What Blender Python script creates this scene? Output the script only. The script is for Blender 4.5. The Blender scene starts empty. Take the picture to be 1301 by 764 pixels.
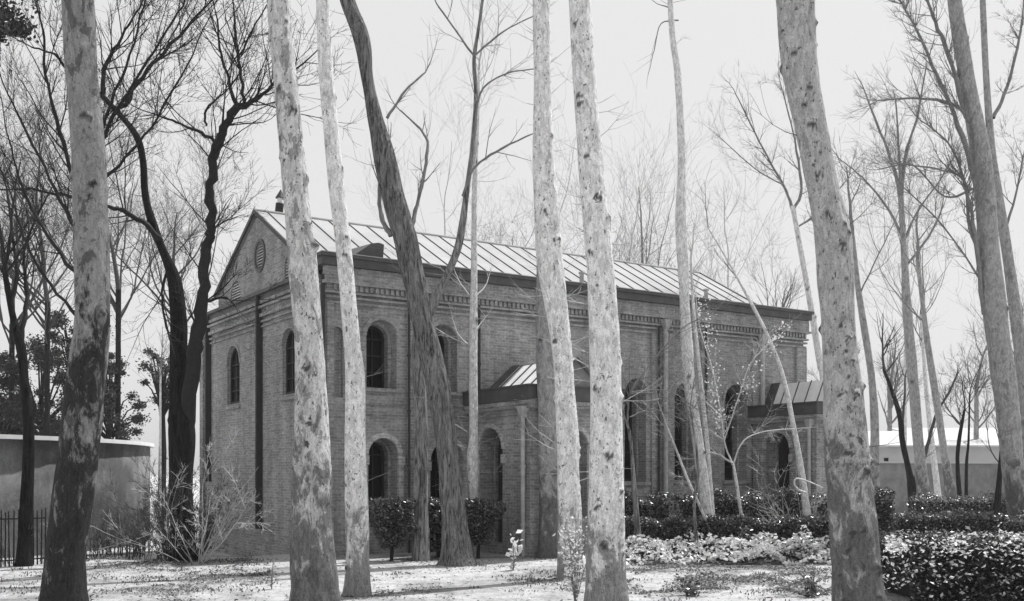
import bpy, bmesh, math, random
from mathutils import Vector, Matrix, noise
from mathutils.geometry import tessellate_polygon
R = math.radians
rng = random.Random(7)
C = bpy.context.scene.collection
sc = bpy.context.scene

# ------------------------------------------------------------ camera, light, exposure
EYE = 2.125; F = 1345.0; HY = 603.0; CX = 650.5
cd = bpy.data.cameras.new('camera'); cam = bpy.data.objects.new('camera', cd); C.objects.link(cam)
cam.location = (0, 0, EYE); cam.rotation_euler = (R(90), 0, 0)
cd.sensor_width = 36; cd.lens = 36 * F / 1301; cd.shift_y = (HY - 382) / 1301; cd.clip_end = 3000
sc.camera = cam
SUN_AZ, SUN_EL = R(45), R(63)
w = bpy.data.worlds.new('World'); sc.world = w; w.use_nodes = True
nt = w.node_tree; bg = nt.nodes['Background']
sky = nt.nodes.new('ShaderNodeTexSky'); sky.sky_type = 'NISHITA'; sky.sun_disc = False
sky.sun_elevation = SUN_EL; sky.sun_rotation = SUN_AZ; sky.dust_density = 4; sky.air_density = 1.5
bw = nt.nodes.new('ShaderNodeRGBToBW'); pw = nt.nodes.new('ShaderNodeMath'); pw.operation = 'POWER'
pw.inputs[1].default_value = 0.14
ml = nt.nodes.new('ShaderNodeMath'); ml.operation = 'MULTIPLY'; ml.inputs[1].default_value = 4.6
nt.links.new(sky.outputs[0], bw.inputs[0]); nt.links.new(bw.outputs[0], pw.inputs[0])
nt.links.new(pw.outputs[0], ml.inputs[0]); nt.links.new(ml.outputs[0], bg.inputs[0])
bg.inputs[1].default_value = 0.105
sl = bpy.data.lights.new('sun', 'SUN'); so = bpy.data.objects.new('sun', sl); C.objects.link(so)
sl.energy = 3.9; sl.angle = R(0.6); sl.color = (1, 1, 1)
sd = Vector((math.sin(SUN_AZ) * math.cos(SUN_EL), math.cos(SUN_AZ) * math.cos(SUN_EL), math.sin(SUN_EL)))
so.rotation_euler = sd.to_track_quat('Z', 'Y').to_euler(); so.location = (30, 20, 40)
vs = sc.view_settings; vs.view_transform = 'Standard'; vs.look = 'None'; vs.gamma = 1; vs.use_curve_mapping = False
vs.exposure = 0.44
sc.cycles.use_denoising = True; sc.cycles.max_bounces = 6; sc.cycles.transparent_max_bounces = 8

# ------------------------------------------------------------ helpers
def sm(a, b, v):
    v = max(0, min(1, (v - a) / (b - a))); return v * v * (3 - 2 * v)
def gz(x, y):
    dip = -0.42 * sm(4, 9, -x) * sm(25, 33, y)
    return dip + 0.03 * noise.noise(Vector((x * .5, y * .5, 0))) + .015 * noise.noise(Vector((x * 2, y * 2, 3)))
def W(x, y, Y): return Vector(((x - CX) / F * Y, Y, EYE + (HY - y) / F * Y))
def G(x, Y):
    X = (x - CX) / F * Y; return Vector((X, Y, gz(X, Y)))

def tag(o, label=None, cat=None, group=None, kind=None):
    if label: o['label'] = label
    if cat: o['category'] = cat
    if group: o['group'] = group
    if kind: o['kind'] = kind
    return o
def empty(name, loc, rz=0, **k):
    o = bpy.data.objects.new(name, None); C.objects.link(o); o.location = loc; o.rotation_euler = (0, 0, rz)
    o.empty_display_size = .2
    return tag(o, **k)
def link(name, verts, faces, mat, parent=None, smooth=False, origin=None, uv=False, mats=None, mi=None, attr=None):
    if origin is not None: verts = [(v[0] - origin[0], v[1] - origin[1], v[2] - origin[2]) for v in verts]
    me = bpy.data.meshes.new(name); me.from_pydata([tuple(v) for v in verts], [], faces)
    for m_ in (mats or [mat]): me.materials.append(m_)
    if mi: me.polygons.foreach_set('material_index', mi)
    if smooth: me.polygons.foreach_set('use_smooth', [True] * len(me.polygons))
    if uv:
        l = me.uv_layers.new(name='UVMap'); d = l.data
        for p in me.polygons:
            n = p.normal; ax = max(range(3), key=lambda i: abs(n[i]))
            for li in p.loop_indices:
                c = me.vertices[me.loops[li].vertex_index].co
                d[li].uv = (c.y, c.z) if ax == 0 else (c.x, c.z) if ax == 1 else (c.x, c.y)
    if attr:
        a = me.attributes.new('scar', 'FLOAT', 'POINT'); a.data.foreach_set('value', attr)
    me.update()
    o = bpy.data.objects.new(name, me); C.objects.link(o)
    if parent: o.parent = parent
    return o
class MB:
    def __init__(s): s.v = []; s.f = []; s.mi = []
    def add(s, vs_, fs, m=0):
        b = len(s.v); s.v += [Vector(q) for q in vs_]; s.f += [tuple(i + b for i in f) for f in fs]; s.mi += [m] * len(fs); return s
    def box(s, x0, x1, y0, y1, z0, z1, m=0):
        return s.add([(x0,y0,z0),(x1,y0,z0),(x1,y1,z0),(x0,y1,z0),(x0,y0,z1),(x1,y0,z1),(x1,y1,z1),(x0,y1,z1)],
                     [(0,3,2,1),(4,5,6,7),(0,1,5,4),(1,2,6,5),(2,3,7,6),(3,0,4,7)], m)
    def prism(s, poly, vec, m=0):
        n = len(poly); a = [Vector(p) for p in poly]; b = [p + Vector(vec) for p in a]
        return s.add(a + b, [tuple(range(n))[::-1], tuple(range(n, 2 * n))] + [(i, (i + 1) % n, n + (i + 1) % n, n + i) for i in range(n)], m)
    def tube(s, pts, rad, n=6, m=0, cap=True, ph=0):
        P = [Vector(p) for p in pts]; k = len(P)
        if isinstance(rad, (int, float)): rad = [rad] * k
        b = len(s.v); u = None
        for i in range(k):
            d = (P[min(i + 1, k - 1)] - P[max(i - 1, 0)])
            if d.length < 1e-9: d = Vector((0, 0, 1))
            d.normalize()
            if u is None: u = d.orthogonal().normalized()
            else:
                u = u - d * u.dot(d)
                u = u.normalized() if u.length > 1e-6 else d.orthogonal().normalized()
            v = d.cross(u)
            for j in range(n):
                a = 2 * math.pi * j / n + ph
                s.v.append(P[i] + (u * math.cos(a) + v * math.sin(a)) * rad[i])
        for i in range(k - 1):
            for j in range(n):
                j2 = (j + 1) % n
                s.f.append((b + i * n + j, b + i * n + j2, b + (i + 1) * n + j2, b + (i + 1) * n + j)); s.mi.append(m)
        if cap:
            s.f.append(tuple(b + j for j in range(n))[::-1]); s.f.append(tuple(b + (k - 1) * n + j for j in range(n))); s.mi += [m, m]
        return s
    def build(s, name, mat, parent=None, smooth=False, origin=None, uv=False, mats=None, fix=False):
        o = link(name, s.v, s.f, mat, parent, smooth, origin, False, mats, s.mi if mats else None)
        if fix:
            bm = bmesh.new(); bm.from_mesh(o.data); bmesh.ops.recalc_face_normals(bm, faces=bm.faces[:]); bm.to_mesh(o.data); bm.free()
        if uv:
            me = o.data; l = me.uv_layers.new(name='UVMap'); d = l.data
            for p in me.polygons:
                nn = p.normal; ax = max(range(3), key=lambda i: abs(nn[i]))
                for li in p.loop_indices:
                    c = me.vertices[me.loops[li].vertex_index].co
                    d[li].uv = (c.y, c.z) if ax == 0 else (c.x, c.z) if ax == 1 else (c.x, c.y)
        return o

# ------------------------------------------------------------ materials (a black and white place: neutral greys)
def base_mat(name, rough=.8, spec=.3):
    m = bpy.data.materials.new(name); m.use_nodes = True; n = m.node_tree; b = n.nodes['Principled BSDF']
    b.inputs['Roughness'].default_value = rough; b.inputs['Specular IOR Level'].default_value = spec
    return m, n, b
def N(n, t, **k):
    x = n.nodes.new(t)
    for a, v in k.items(): setattr(x, a, v)
    return x
def g(v): return (v, v, v, 1)
def ramp(n, src, stops):
    r = N(n, 'ShaderNodeValToRGB'); e = r.color_ramp.elements
    while len(e) < len(stops): e.new(.5)
    for i, (p, c) in enumerate(stops): e[i].position = p; e[i].color = g(c)
    n.links.new(src, r.inputs[0]); return r.outputs[0]
def nz(n, vec, scale, detail=4, rough=.6, dist=0):
    x = N(n, 'ShaderNodeTexNoise'); x.inputs['Scale'].default_value = scale; x.inputs['Detail'].default_value = detail
    x.inputs['Roughness'].default_value = rough; x.inputs['Distortion'].default_value = dist
    n.links.new(vec, x.inputs['Vector']); return x.outputs[0]
def mix(n, a, b, fac, mode='MIX'):
    x = N(n, 'ShaderNodeMix', data_type='RGBA', blend_type=mode)
    for s, v in ((0, fac), (6, a), (7, b)):
        if hasattr(v, 'links'): n.links.new(v, x.inputs[s])
        else: x.inputs[s].default_value = v if s == 0 else g(v)
    return x.outputs[2]
def mth(n, op, a, b=0.0, clamp=False):
    x = N(n, 'ShaderNodeMath', operation=op, use_clamp=clamp)
    for s, v in ((0, a), (1, b)):
        if hasattr(v, 'links'): n.links.new(v, x.inputs[s])
        else: x.inputs[s].default_value = v
    return x.outputs[0]
def bump(n, b, h, dist=.02, st=.6):
    x = N(n, 'ShaderNodeBump'); x.inputs['Distance'].default_value = dist; x.inputs['Strength'].default_value = st
    n.links.new(h, x.inputs['Height']); n.links.new(x.outputs[0], b.inputs['Normal'])
def coord(n, scale=(1, 1, 1), kind='Object'):
    t = N(n, 'ShaderNodeTexCoord'); mp = N(n, 'ShaderNodeMapping'); mp.inputs['Scale'].default_value = scale
    n.links.new(t.outputs[kind], mp.inputs[0]); return mp.outputs[0]
def plain(name, v, rough=.7, var=.25, scale=4, spec=.3, metal=0, bmp=0):
    m, n, b = base_mat(name, rough, spec); b.inputs['Metallic'].default_value = metal
    c = coord(n); x = nz(n, c, scale, 6, .65)
    n.links.new(ramp(n, x, [(.3, v * (1 - var)), (.7, v * (1 + var))]), b.inputs['Base Color'])
    if bmp: bump(n, b, x, bmp)
    return m
def brick(name, v=.2, vary=.22, bricks=True):
    m, n, b = base_mat(name, .9, .15)
    uv = N(n, 'ShaderNodeTexCoord').outputs['UV']
    t = N(n, 'ShaderNodeTexBrick'); n.links.new(uv, t.inputs['Vector'])
    t.inputs['Scale'].default_value = 1; t.inputs['Brick Width'].default_value = .26; t.inputs['Row Height'].default_value = .078
    t.inputs['Mortar Size'].default_value = .011; t.inputs['Mortar Smooth'].default_value = .3; t.inputs['Bias'].default_value = -.1
    t.inputs['Color1'].default_value = g(v * (1 - vary)); t.inputs['Color2'].default_value = g(v * (1 + vary)); t.inputs['Mortar'].default_value = g(v * 1.22)
    o = coord(n)
    grain = nz(n, o, 14, 5, .75); big = nz(n, o, .45, 4, .6, .5)
    st = coord(n, (1.6, 1.6, .18)); strk = nz(n, st, 1.3, 6, .68); odd = nz(n, coord(n, (1, 1, 3)), 4.5, 2, .5)
    c = mix(n, t.outputs[0], ramp(n, grain, [(.3, .62), (.7, 1.38)]), 1.0, 'MULTIPLY')
    c = mix(n, c, ramp(n, big, [(.3, .8), (.7, 1.18)]), 1.0, 'MULTIPLY')
    c = mix(n, c, ramp(n, strk, [(.33, .7), (.6, 1.06)]), 1.0, 'MULTIPLY')
    c = mix(n, c, ramp(n, odd, [(.3, .82), (.45, 1), (.6, 1), (.72, 1.16)]), 1.0, 'MULTIPLY')
    n.links.new(c, b.inputs['Base Color'])
    h = mth(n, 'ADD', mth(n, 'MULTIPLY', t.outputs[1], -1.0), grain)
    bump(n, b, h, .012, .8)
    return m
def bark(name, light, dark, patch=2.2, dirt=.0, dz=3.0, thr=.56, scarv=.05, spots=.5):
    """smooth flaking bark: pale ground, grey flakes, small dark scars, older rough dark bark low down"""
    m, n, b = base_mat(name, .85, .2)
    o = coord(n, (1, 1, .5)); oz = coord(n)
    f1 = nz(n, o, patch * 3.2, 8, .62, .4); f2 = nz(n, o, patch * 6, 6, .6, .3); f3 = nz(n, oz, 48, 5, .8); f4 = nz(n, coord(n, (1, 1, .3)), 22, 6, .75, .4)
    c = mix(n, light, light * .8, ramp(n, f2, [(.47, 0), (.52, 1)]))
    c = mix(n, c, dark, ramp(n, f1, [(thr + .04, 0), (thr + .06, .8)]))
    c = mix(n, c, light * 1.1, ramp(n, nz(n, o, patch * 4.3, 6, .6), [(.6, 0), (.62, .7)]))
    c = mix(n, c, scarv * 2.2, ramp(n, nz(n, coord(n, (1, 1, .55)), 20, 5, .62), [(.615, 0), (.64, spots)]))
    c = mix(n, c, scarv * 1.5, ramp(n, nz(n, coord(n, (1, 1, .8)), 7.5, 6, .66, .4), [(.635, 0), (.65, spots)]))
    c = mix(n, c, ramp(n, f3, [(.3, .66), (.7, 1.34)]), 1.0, 'MULTIPLY')
    c = mix(n, c, ramp(n, f4, [(.35, .74), (.58, 1.14)]), 1.0, 'MULTIPLY')
    sep = N(n, 'ShaderNodeSeparateXYZ'); n.links.new(oz, sep.inputs[0])
    if dirt:
        lo = mth(n, 'SUBTRACT', 1.0, mth(n, 'DIVIDE', sep.outputs[2], dz))
        k = mth(n, 'ADD', lo, mth(n, 'MULTIPLY', mth(n, 'SUBTRACT', nz(n, o, 3.2, 9, .68, .6), .5), 3.4))
        k = mth(n, 'ADD', k, mth(n, 'MULTIPLY', mth(n, 'SUBTRACT', f4, .5), 1.2))
        dk = mix(n, dark * .34, ramp(n, f4, [(.3, .45), (.68, 1.9)]), 1.0, 'MULTIPLY')
        dk = mix(n, dk, ramp(n, f3, [(.3, .5), (.7, 1.4)]), 1.0, 'MULTIPLY')
        c = mix(n, c, dk, mth(n, 'MULTIPLY', ramp(n, k, [(.3, 0), (.6, 1)]), dirt))
    at = N(n, 'ShaderNodeAttribute'); at.attribute_name = 'scar'
    c = mix(n, c, scarv, mth(n, 'MULTIPLY', at.outputs['Fac'], .9, True))
    n.links.new(c, b.inputs['Base Color'])
    h = mth(n, 'ADD', mth(n, 'ADD', f1, mth(n, 'MULTIPLY', f2, .5)), mth(n, 'MULTIPLY', f4, .6))
    bump(n, b, h, .05, .9)
    return m
def rough_bark(name, v, k=1.0):
    m, n, b = base_mat(name, .9, .15)
    o = coord(n, (1, 1, .13)); a = nz(n, o, 14 * k, 6, .7, 1.2); f = nz(n, coord(n), 40, 4, .7)
    c = mix(n, ramp(n, a, [(.38, v * .22), (.46, v * .9), (.6, v * 1.8)]), ramp(n, f, [(.3, .7), (.7, 1.2)]), 1.0, 'MULTIPLY')
    n.links.new(c, b.inputs['Base Color']); bump(n, b, a, .09, 1.0)
    return m
def leafm(name, v, rough=.4, spec=.5, trans=0.2, var=.5):
    m, n, b = base_mat(name, rough, spec)
    oi = N(n, 'ShaderNodeNewGeometry')
    c = ramp(n, oi.outputs['Random Per Island'], [(0, v * (1 - var)), (.6, v), (1, v * (1 + var))])
    n.links.new(c, b.inputs['Base Color'])
    if trans:
        t = N(n, 'ShaderNodeBsdfTranslucent'); n.links.new(c, t.inputs[0]); x = N(n, 'ShaderNodeMixShader'); x.inputs[0].default_value = trans
        out = n.nodes['Material Output']; n.links.new(b.outputs[0], x.inputs[1]); n.links.new(t.outputs[0], x.inputs[2]); n.links.new(x.outputs[0], out.inputs[0])
    return m
M = {}
M['brick'] = brick('brick_walling', .34); M['brickgable'] = M['brick']; M['brickpale'] = brick('pale_brick_trim', .5, .2)
M['stucco'] = plain('weathered_render', .2, .95, .35, 1.2, .1, bmp=.01)
M['fascia'] = plain('painted_metal_fascia', .085, .55, .3, 3)
M['iron'] = plain('iron_downpipe', .04, .5, .2, 5)
M['pipe'] = plain('painted_downpipe', .42, .6, .3, 4)
M['roof'] = plain('zinc_roof', .35, .75, .16, .9, .2); M['rooflightened'] = plain('zinc_painted_sheen', .78, .5, .16, 1.6, .25)  # porch zinc is lightened to paint in sky reflection on its shaded slopes
M['seam'] = plain('roof_seam', .11, .7, .2, 3)
M['wood'] = plain('dark_timber', .03, .6, .3, 6)
M['louver'] = plain('painted_louver', .75, .7, .2, 8)
M['white'] = plain('white_coping', .8, .8, .06, 3)
M['twig'] = plain('pale_twig', .5, .8, .25, 9)
M['twigmid'] = plain('grey_twig', .2, .8, .3, 9)
M['twigdark'] = plain('dark_twig', .07, .85, .3, 9)
M['twigblack'] = plain('blackish_twig', .022, .85, .3, 9)
M['weed'] = leafm('low_weed_leaf', .15, .5, .4, .25, .8)
M['core'] = plain('dark_wood_and_hedge_shade', .018, .9, .3, 9)
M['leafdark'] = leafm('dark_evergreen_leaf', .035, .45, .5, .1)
M['leafhedge'] = leafm('glossy_hedge_leaf', .11, .3, .8, .15, .9)
M['leafnear'] = leafm('broad_hedge_leaf', .055, .3, .8, .2, .9)
M['ivy'] = leafm('pale_ivy_leaf', .72, .35, .5, .4, .35)
M['shedroof'] = plain('pale_sheet_roof', .5, .8, .08, 1)
M['blossom'] = leafm('white_blossom', .8, .7, .2, .3, .1)
M['pale'] = plain('pale_plaster', .45, .9, .08, .8, .1)
m, n, b = base_mat('window_glass', .45, .12); b.inputs['Base Color'].default_value = g(.008); M['glass'] = m

# plastered drum wall
m, n, b = base_mat('drum_plaster', .95, .1); o = coord(n); x = nz(n, o, .45, 6, .65); y = nz(n, coord(n, (1, 1, .3)), 3, 5, .7); z = nz(n, o, 22, 4, .7)
c = mix(n, ramp(n, x, [(.36, .09), (.64, .27)]), ramp(n, y, [(.3, .75), (.7, 1.15)]), 1.0, 'MULTIPLY'); c = mix(n, c, ramp(n, z, [(.3, .75), (.7, 1.2)]), 1.0, 'MULTIPLY')  # low tone and broad blotches also stand in for tree-crown shade
n.links.new(c, b.inputs['Base Color']); bump(n, b, z, .02); M['drum'] = m
# ground
m, n, b = base_mat('bare_earth', .95, .1); o = coord(n)
big = nz(n, o, .35, 6, .65, .4); mid = nz(n, o, 2.3, 7, .7); fine = nz(n, o, 28, 5, .75); lit = nz(n, coord(n, (1, .6, 1)), 9, 6, .8)
c = ramp(n, mid, [(.3, .42), (.5, .6), (.7, .72)])
c = mix(n, c, .2, ramp(n, big, [(.48, 0), (.64, .7)]))
c = mix(n, c, .1, ramp(n, lit, [(.55, 0), (.62, .7)]))
c = mix(n, c, ramp(n, fine, [(.3, .6), (.7, 1.3)]), 1.0, 'MULTIPLY')
n.links.new(c, b.inputs['Base Color']); bump(n, b, mth(n, 'ADD', mid, mth(n, 'ADD', fine, lit)), .05, .9); M['ground'] = m

# barks
M['b_pale'] = bark('pale_plane_bark', .84, .42, 1.7, .85, 2.0, .56, spots=.9)
M['b_mid'] = bark('mottled_plane_bark', .64, .24, 1.7, .85, 3.4, .5, spots=1)
M['b_left'] = bark('dark_stained_plane_bark', .28, .075, 1.2, 1.0, 7.0, .52, spots=.8)
M['b_big'] = bark('pitted_plane_bark', .47, .27, 2.0, .9, 3.6, .55, spots=1)
M['b_far'] = bark('grey_trunk_bark', .36, .18, 1.6, .8, 3.2, .54)
M['b_slim'] = bark('smooth_pale_bark', .76, .5, 2.0, .5, 1.3, .58, spots=.6)
M['r_dark'] = rough_bark('furrowed_dark_bark', .17); M['r_mid'] = rough_bark('furrowed_grey_bark', .22, .8); M['r_black'] = rough_bark('blackish_bark', .016)

# ------------------------------------------------------------ ground
def ground():
    xs = [-900, -500, -250, -120, -70, -45] + [-30 + i * .5 for i in range(121)] + [45, 70, 120, 250, 500, 900]
    ys = [-60, -30, -10, 0, 5] + [8 + i * .5 for i in range(95)] + [60, 70, 90, 120, 180, 300, 600, 1200, 2200]
    v = [(x, y, gz(x, y) if (abs(x) < 60 and 0 < y < 70) else gz(x, y) * .3) for y in ys for x in xs]; nx = len(xs)
    f = [(j * nx + i, j * nx + i + 1, (j + 1) * nx + i + 1, (j + 1) * nx + i) for j in range(len(ys) - 1) for i in range(nx - 1)]
    tag(link('ground', v, f, M['ground'], smooth=True), kind='structure')
ground()

# ------------------------------------------------------------ church (local frame: s along the long side, t inward, z up)
A = math.atan2(.5485, .836); ca, sa = .836, .5485; X0, Y0 = -4.775, 27.5
def S(x, t=0):
    k = (x - CX) / F; xx = X0 - sa * t; yy = Y0 + ca * t; return (k * yy - xx) / (ca - sa * k)
def T(x, s=0):
    k = (x - CX) / F; xx = X0 + ca * s; yy = Y0 + sa * s; return (xx - k * yy) / (sa + ca * k)
def Z(y, s, t=0): return EYE + (HY - y) / F * (Y0 + sa * s + ca * t)
church = empty('brick_church', (X0, Y0, 0), A, label='brick church with arched windows, two porches and standing seam metal roof behind the trees', cat='church')
LEN = 18.02; WID = 10.8; TOP = 7.8; GB = -.75
def arch(u0, u1, v0, v1, nseg=14):
    r = (u1 - u0) / 2; c = (u0 + u1) / 2
    return [(u0, v0), (u1, v0)] + [(c + r * math.cos(a), v1 - r + r * math.sin(a)) for a in [math.pi * i / nseg for i in range(nseg + 1)]]
PL = {'long': lambda u, v, w_: (u, w_, v), 'gable': lambda u, v, w_: (w_, u, v)}
def pl_s(s0): return lambda u, v, w_: (s0 + w_, u, v)
def pl_t(t0): return lambda u, v, w_: (u, t0 + w_, v)
def wall_face(mb, P, outer, holes, w0=0):
    loops = [[Vector((u, v, 0)) for u, v in outer]] + [[Vector((u, v, 0)) for u, v in h['loop']] for h in holes]
    tri = tessellate_polygon(loops); flat = [q for l in loops for q in l]
    mb.add([P(q.x, q.y, w0) for q in flat], [tuple(t_) for t_ in tri])
    for h in holes:
        L = h['loop']; k = len(L); d1 = h.get('d1', .6)
        mb.add([P(u, v, w0) for u, v in L] + [P(u, v, w0 + d1) for u, v in L], [(i, (i + 1) % k, k + (i + 1) % k, k + i) for i in range(k)])
        if 'in' in h:   # stepped inner order
            I = h['in']; d2 = h['d2']
            mb.add([P(u, v, w0 + d1) for u, v in L] + [P(u, v, w0 + d1) for u, v in I], [(i, (i + 1) % k, k + (i + 1) % k, k + i) for i in range(k)])
            mb.add([P(u, v, w0 + d1) for u, v in I] + [P(u, v, w0 + d2) for u, v in I], [(i, (i + 1) % k, k + (i + 1) % k, k + i) for i in range(k)])
            if h.get('blind'): mb.add([P(u, v, w0 + d2) for u, v in I], [tuple(range(k))])
        elif h.get('blind'): mb.add([P(u, v, w0 + d1) for u, v in L], [tuple(range(k))])
def opening(u0, u1, v0, v1, d1=.35, d2=.7, st=.09, blind=False):
    return dict(loop=arch(u0, u1, v0, v1), **{'in': arch(u0 + st, u1 - st, v0 + .02, v1 - st)}, d1=d1, d2=d2, blind=blind, box=(u0 + st, u1 - st, v0 + .02, v1 - st))
def window(P, h, parent, kind='window', bars=2, rows=4, matf='wood'):
    u0, u1, v0, v1 = h['box']; d = h['d2'] - .12
    A1 = arch(u0, u1, v0, v1); B1 = arch(u0 + .07, u1 - .07, v0 + .07, v1 - .07); k = len(A1)
    mb = MB()
    for a_, b_ in ((A1, B1),):
        mb.add([P(u, v, d) for u, v in A1] + [P(u, v, d) for u, v in B1], [(i, (i + 1) % k, k + (i + 1) % k, k + i) for i in range(k)])
        mb.add([P(u, v, d) for u, v in B1] + [P(u, v, d + .06) for u, v in B1], [(i, (i + 1) % k, k + (i + 1) % k, k + i) for i in range(k)])
    def bar(ua, ub, va, vb):
        q = [P(ua, va, d + .01), P(ub, va, d + .01), P(ub, vb, d + .01), P(ua, vb, d + .01)]
        vec = Vector(P(0, 0, .03)) - Vector(P(0, 0, 0)); mb.prism(q, vec)
    r = (u1 - u0) / 2
    for i in range(1, bars + 1):
        u = u0 + (u1 - u0) * i / (bars + 1); hh = v1 - r + math.sqrt(max(0, r * r - (u - (u0 + u1) / 2) ** 2)) - .03
        bar(u - .02, u + .02, v0 + .07, hh)
    for i in range(1, rows + 1):
        v = v0 + (v1 - r - v0) * i / rows; bar(u0 + .07, u1 - .07, v - .018, v + .018)
    fr = mb.build(kind, M[matf], parent)
    gl = MB().add([P(u, v, d + .055) for u, v in A1], [tuple(range(k))]).build('pane', M['glass'], fr)
    return fr
def hood(mb, P, u0, u1, v0, v1, wd=.13, pr=.05, leg=.0, m=0):
    """projecting brick arch band round an opening"""
    r = (u1 - u0) / 2; c = (u0 + u1) / 2; vc = v1 - r; n_ = 18
    o = []; q = []
    angs = [math.pi * i / n_ for i in range(n_ + 1)]
    for a_ in angs: o.append((c + (r + wd) * math.cos(a_), vc + (r + wd) * math.sin(a_))); q.append((c + (r + .01) * math.cos(a_), vc + (r + .01) * math.sin(a_)))
    for i in range(n_):
        quad = [o[i], o[i + 1], q[i + 1], q[i]]
        mb.prism([P(u, v, -pr) for u, v in quad], Vector(P(0, 0, pr + .02)) - Vector(P(0, 0, 0)), m)
def band(mb, P, u0, u1, v0, v1, pr, back=.03, m=0):
    mb.prism([P(u0, v0, -pr), P(u1, v0, -pr), P(u1, v1, -pr), P(u0, v1, -pr)], Vector(P(0, 0, pr + back)) - Vector(P(0, 0, 0)), m)

PLg, PG = PL['long'], PL['gable']
def wz(x0, x1, yt, yb):
    s0, s1 = S(x0), S(x1); sm_ = (s0 + s1) / 2; return s0, s1, Z(yb, sm_), Z(yt, sm_)
up1 = opening(*wz(465.5, 504, 407, 493.5)); up2 = opening(*wz(544, 581, 413, 497.5))
lo1a = wz(468, 505, 557, 650); lo2a = wz(547, 589, 561, 650)
lo1 = opening(lo1a[0], lo1a[1], .9, lo1a[3], .4, .75); lo2 = opening(lo2a[0], lo2a[1], .9, lo2a[3], .4, .75)
w3 = opening(*wz(793.5, 821, 481.8, 612.5), .4, .75, .06); w4 = opening(*wz(857, 884.5, 486.5, 611), .4, .75, .06); w5 = opening(*wz(920.5, 949, 489, 611), .4, .75, .06)
nic = dict(loop=arch(S(420.5), S(436), Z(505, S(428)), Z(415, S(428))), d1=.14, blind=True)
mb = MB(); wall_face(mb, PLg, [(0, GB), (LEN, GB), (LEN, TOP - .1), (0, TOP - .1)], [up1, up2, lo1, lo2, w3, w4, w5, nic])
# end wall (right) and back wall
mb.add([(LEN, 0, GB), (LEN, WID, GB), (LEN, WID, 7.6), (LEN, 9.0, 7.6), (LEN, 9.0, 7.95), (LEN, 5.3, 9.93), (LEN, 0, 7.2)], [(0, 1, 2, 3, 4, 5, 6)])
mb.add([(0, WID, GB), (LEN, WID, GB), (LEN, WID, TOP - .1), (0, WID, TOP - .1)], [(0, 1, 2, 3)])
mb.build('long_wall', M['brick'], church, uv=True)
RZ = 10.02; TM = 5.3; EZ = 7.12
def roofz(t): return EZ + (RZ - EZ) * (t / TM) if t <= TM else RZ - (RZ - EZ) * ((t - TM) / (WID - TM))
gw1 = opening(T(304.5), T(289), 4.37, 6.22, .06, .21, .04); gw2 = opening(T(376.5), T(359), 4.38, 6.23, .06, .21, .04)
oc = [(5.05 + .36 * math.cos(a_), 8.68 + .40 * math.sin(a_)) for a_ in [2 * math.pi * i / 24 for i in range(24)]]
ocu = dict(loop=oc, d1=.18, blind=True)
lv1 = dict(loop=arch(T(306), T(293), 7.62, 8.27), d1=.16, blind=True); lv2 = dict(loop=arch(T(372), T(361.5), 7.62, 8.3), d1=.16, blind=True)
mb = MB(); wall_face(mb, PG, [(0, GB), (WID, GB), (WID, 7.57), (9.0, 7.57), (9.0, roofz(9.0) - .05), (TM, RZ - .08), (.76, EZ + .35), (.76, 7.52), (0, 7.52)], [gw1, gw2, ocu, lv1, lv2])
mb.build('gable_wall', M['brickgable'], church, uv=True)
for h in (up1, up2, lo1, lo2): window(PLg, h, church, bars=1, rows=3)
for h in (w3, w4, w5): window(PLg, h, church, bars=1, rows=6)
for h in (gw1, gw2): window(PG, h, church, bars=1, rows=3)
# plinth
mb = MB(); band(mb, PLg, -.08, LEN, GB, .35, .08); band(mb, PG, 0, WID, GB, .12, .08); mb.build('plinth', M['brickgable'], church, uv=True)
# mouldings: hoods, imposts, sills, string courses (brick, part of the wall relief)
for h in (up1, up2, lo1, lo2, w3, w4, w5):
    L = h['loop']; u0, u1 = L[0][0], L[1][0]; v1 = max(q[1] for q in L); low = h in (lo1, lo2)
    mb = MB(); hood(mb, PLg, u0, u1, 0, v1, .14, .045); mb.build('arch_moulding', M['brickpale' if low else 'brick'], church, uv=True)
    if low:
        v1 -= (u1 - u0) / 2
        for a_, b_ in ((u0 - .2, u0 - .005), (u1 + .005, u1 + .2)):
            mb = MB(); band(mb, PLg, a_, b_, v1 - .28, v1 - .03, .075); band(mb, PLg, a_ + .03, b_ - .03, .5, v1 - .28, .03); mb.build('impost', M['brickpale'], church, uv=True)
for h in (gw1, gw2):
    L = h['loop']; mb = MB(); hood(mb, PG, L[0][0], L[1][0], 0, max(q[1] for q in L), .1, .03); mb.build('arch_moulding', M['brick'], church, uv=True)
for h in (up1, up2, w3, w4, w5):
    L = h['loop']; u0, u1, v0 = L[0][0], L[1][0], L[0][1]
    q = MB(); band(q, PLg, u0 - .12, u1 + .12, v0 - .1, v0 - .004, .09); band(q, PLg, u0 - .05, u1 + .05, v0 - .45, v0 - .18, .035); q.build('window_sill', M['brick'], church, uv=True)
for h in (gw1, gw2):
    L = h['loop']; u0, u1, v0 = L[0][0], L[1][0], L[0][1]
    q = MB(); band(q, PG, u0 - .1, u1 + .1, v0 - .16, v0 - .06, .07); q.build('window_sill', M['brickgable'], church, uv=True)
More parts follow.
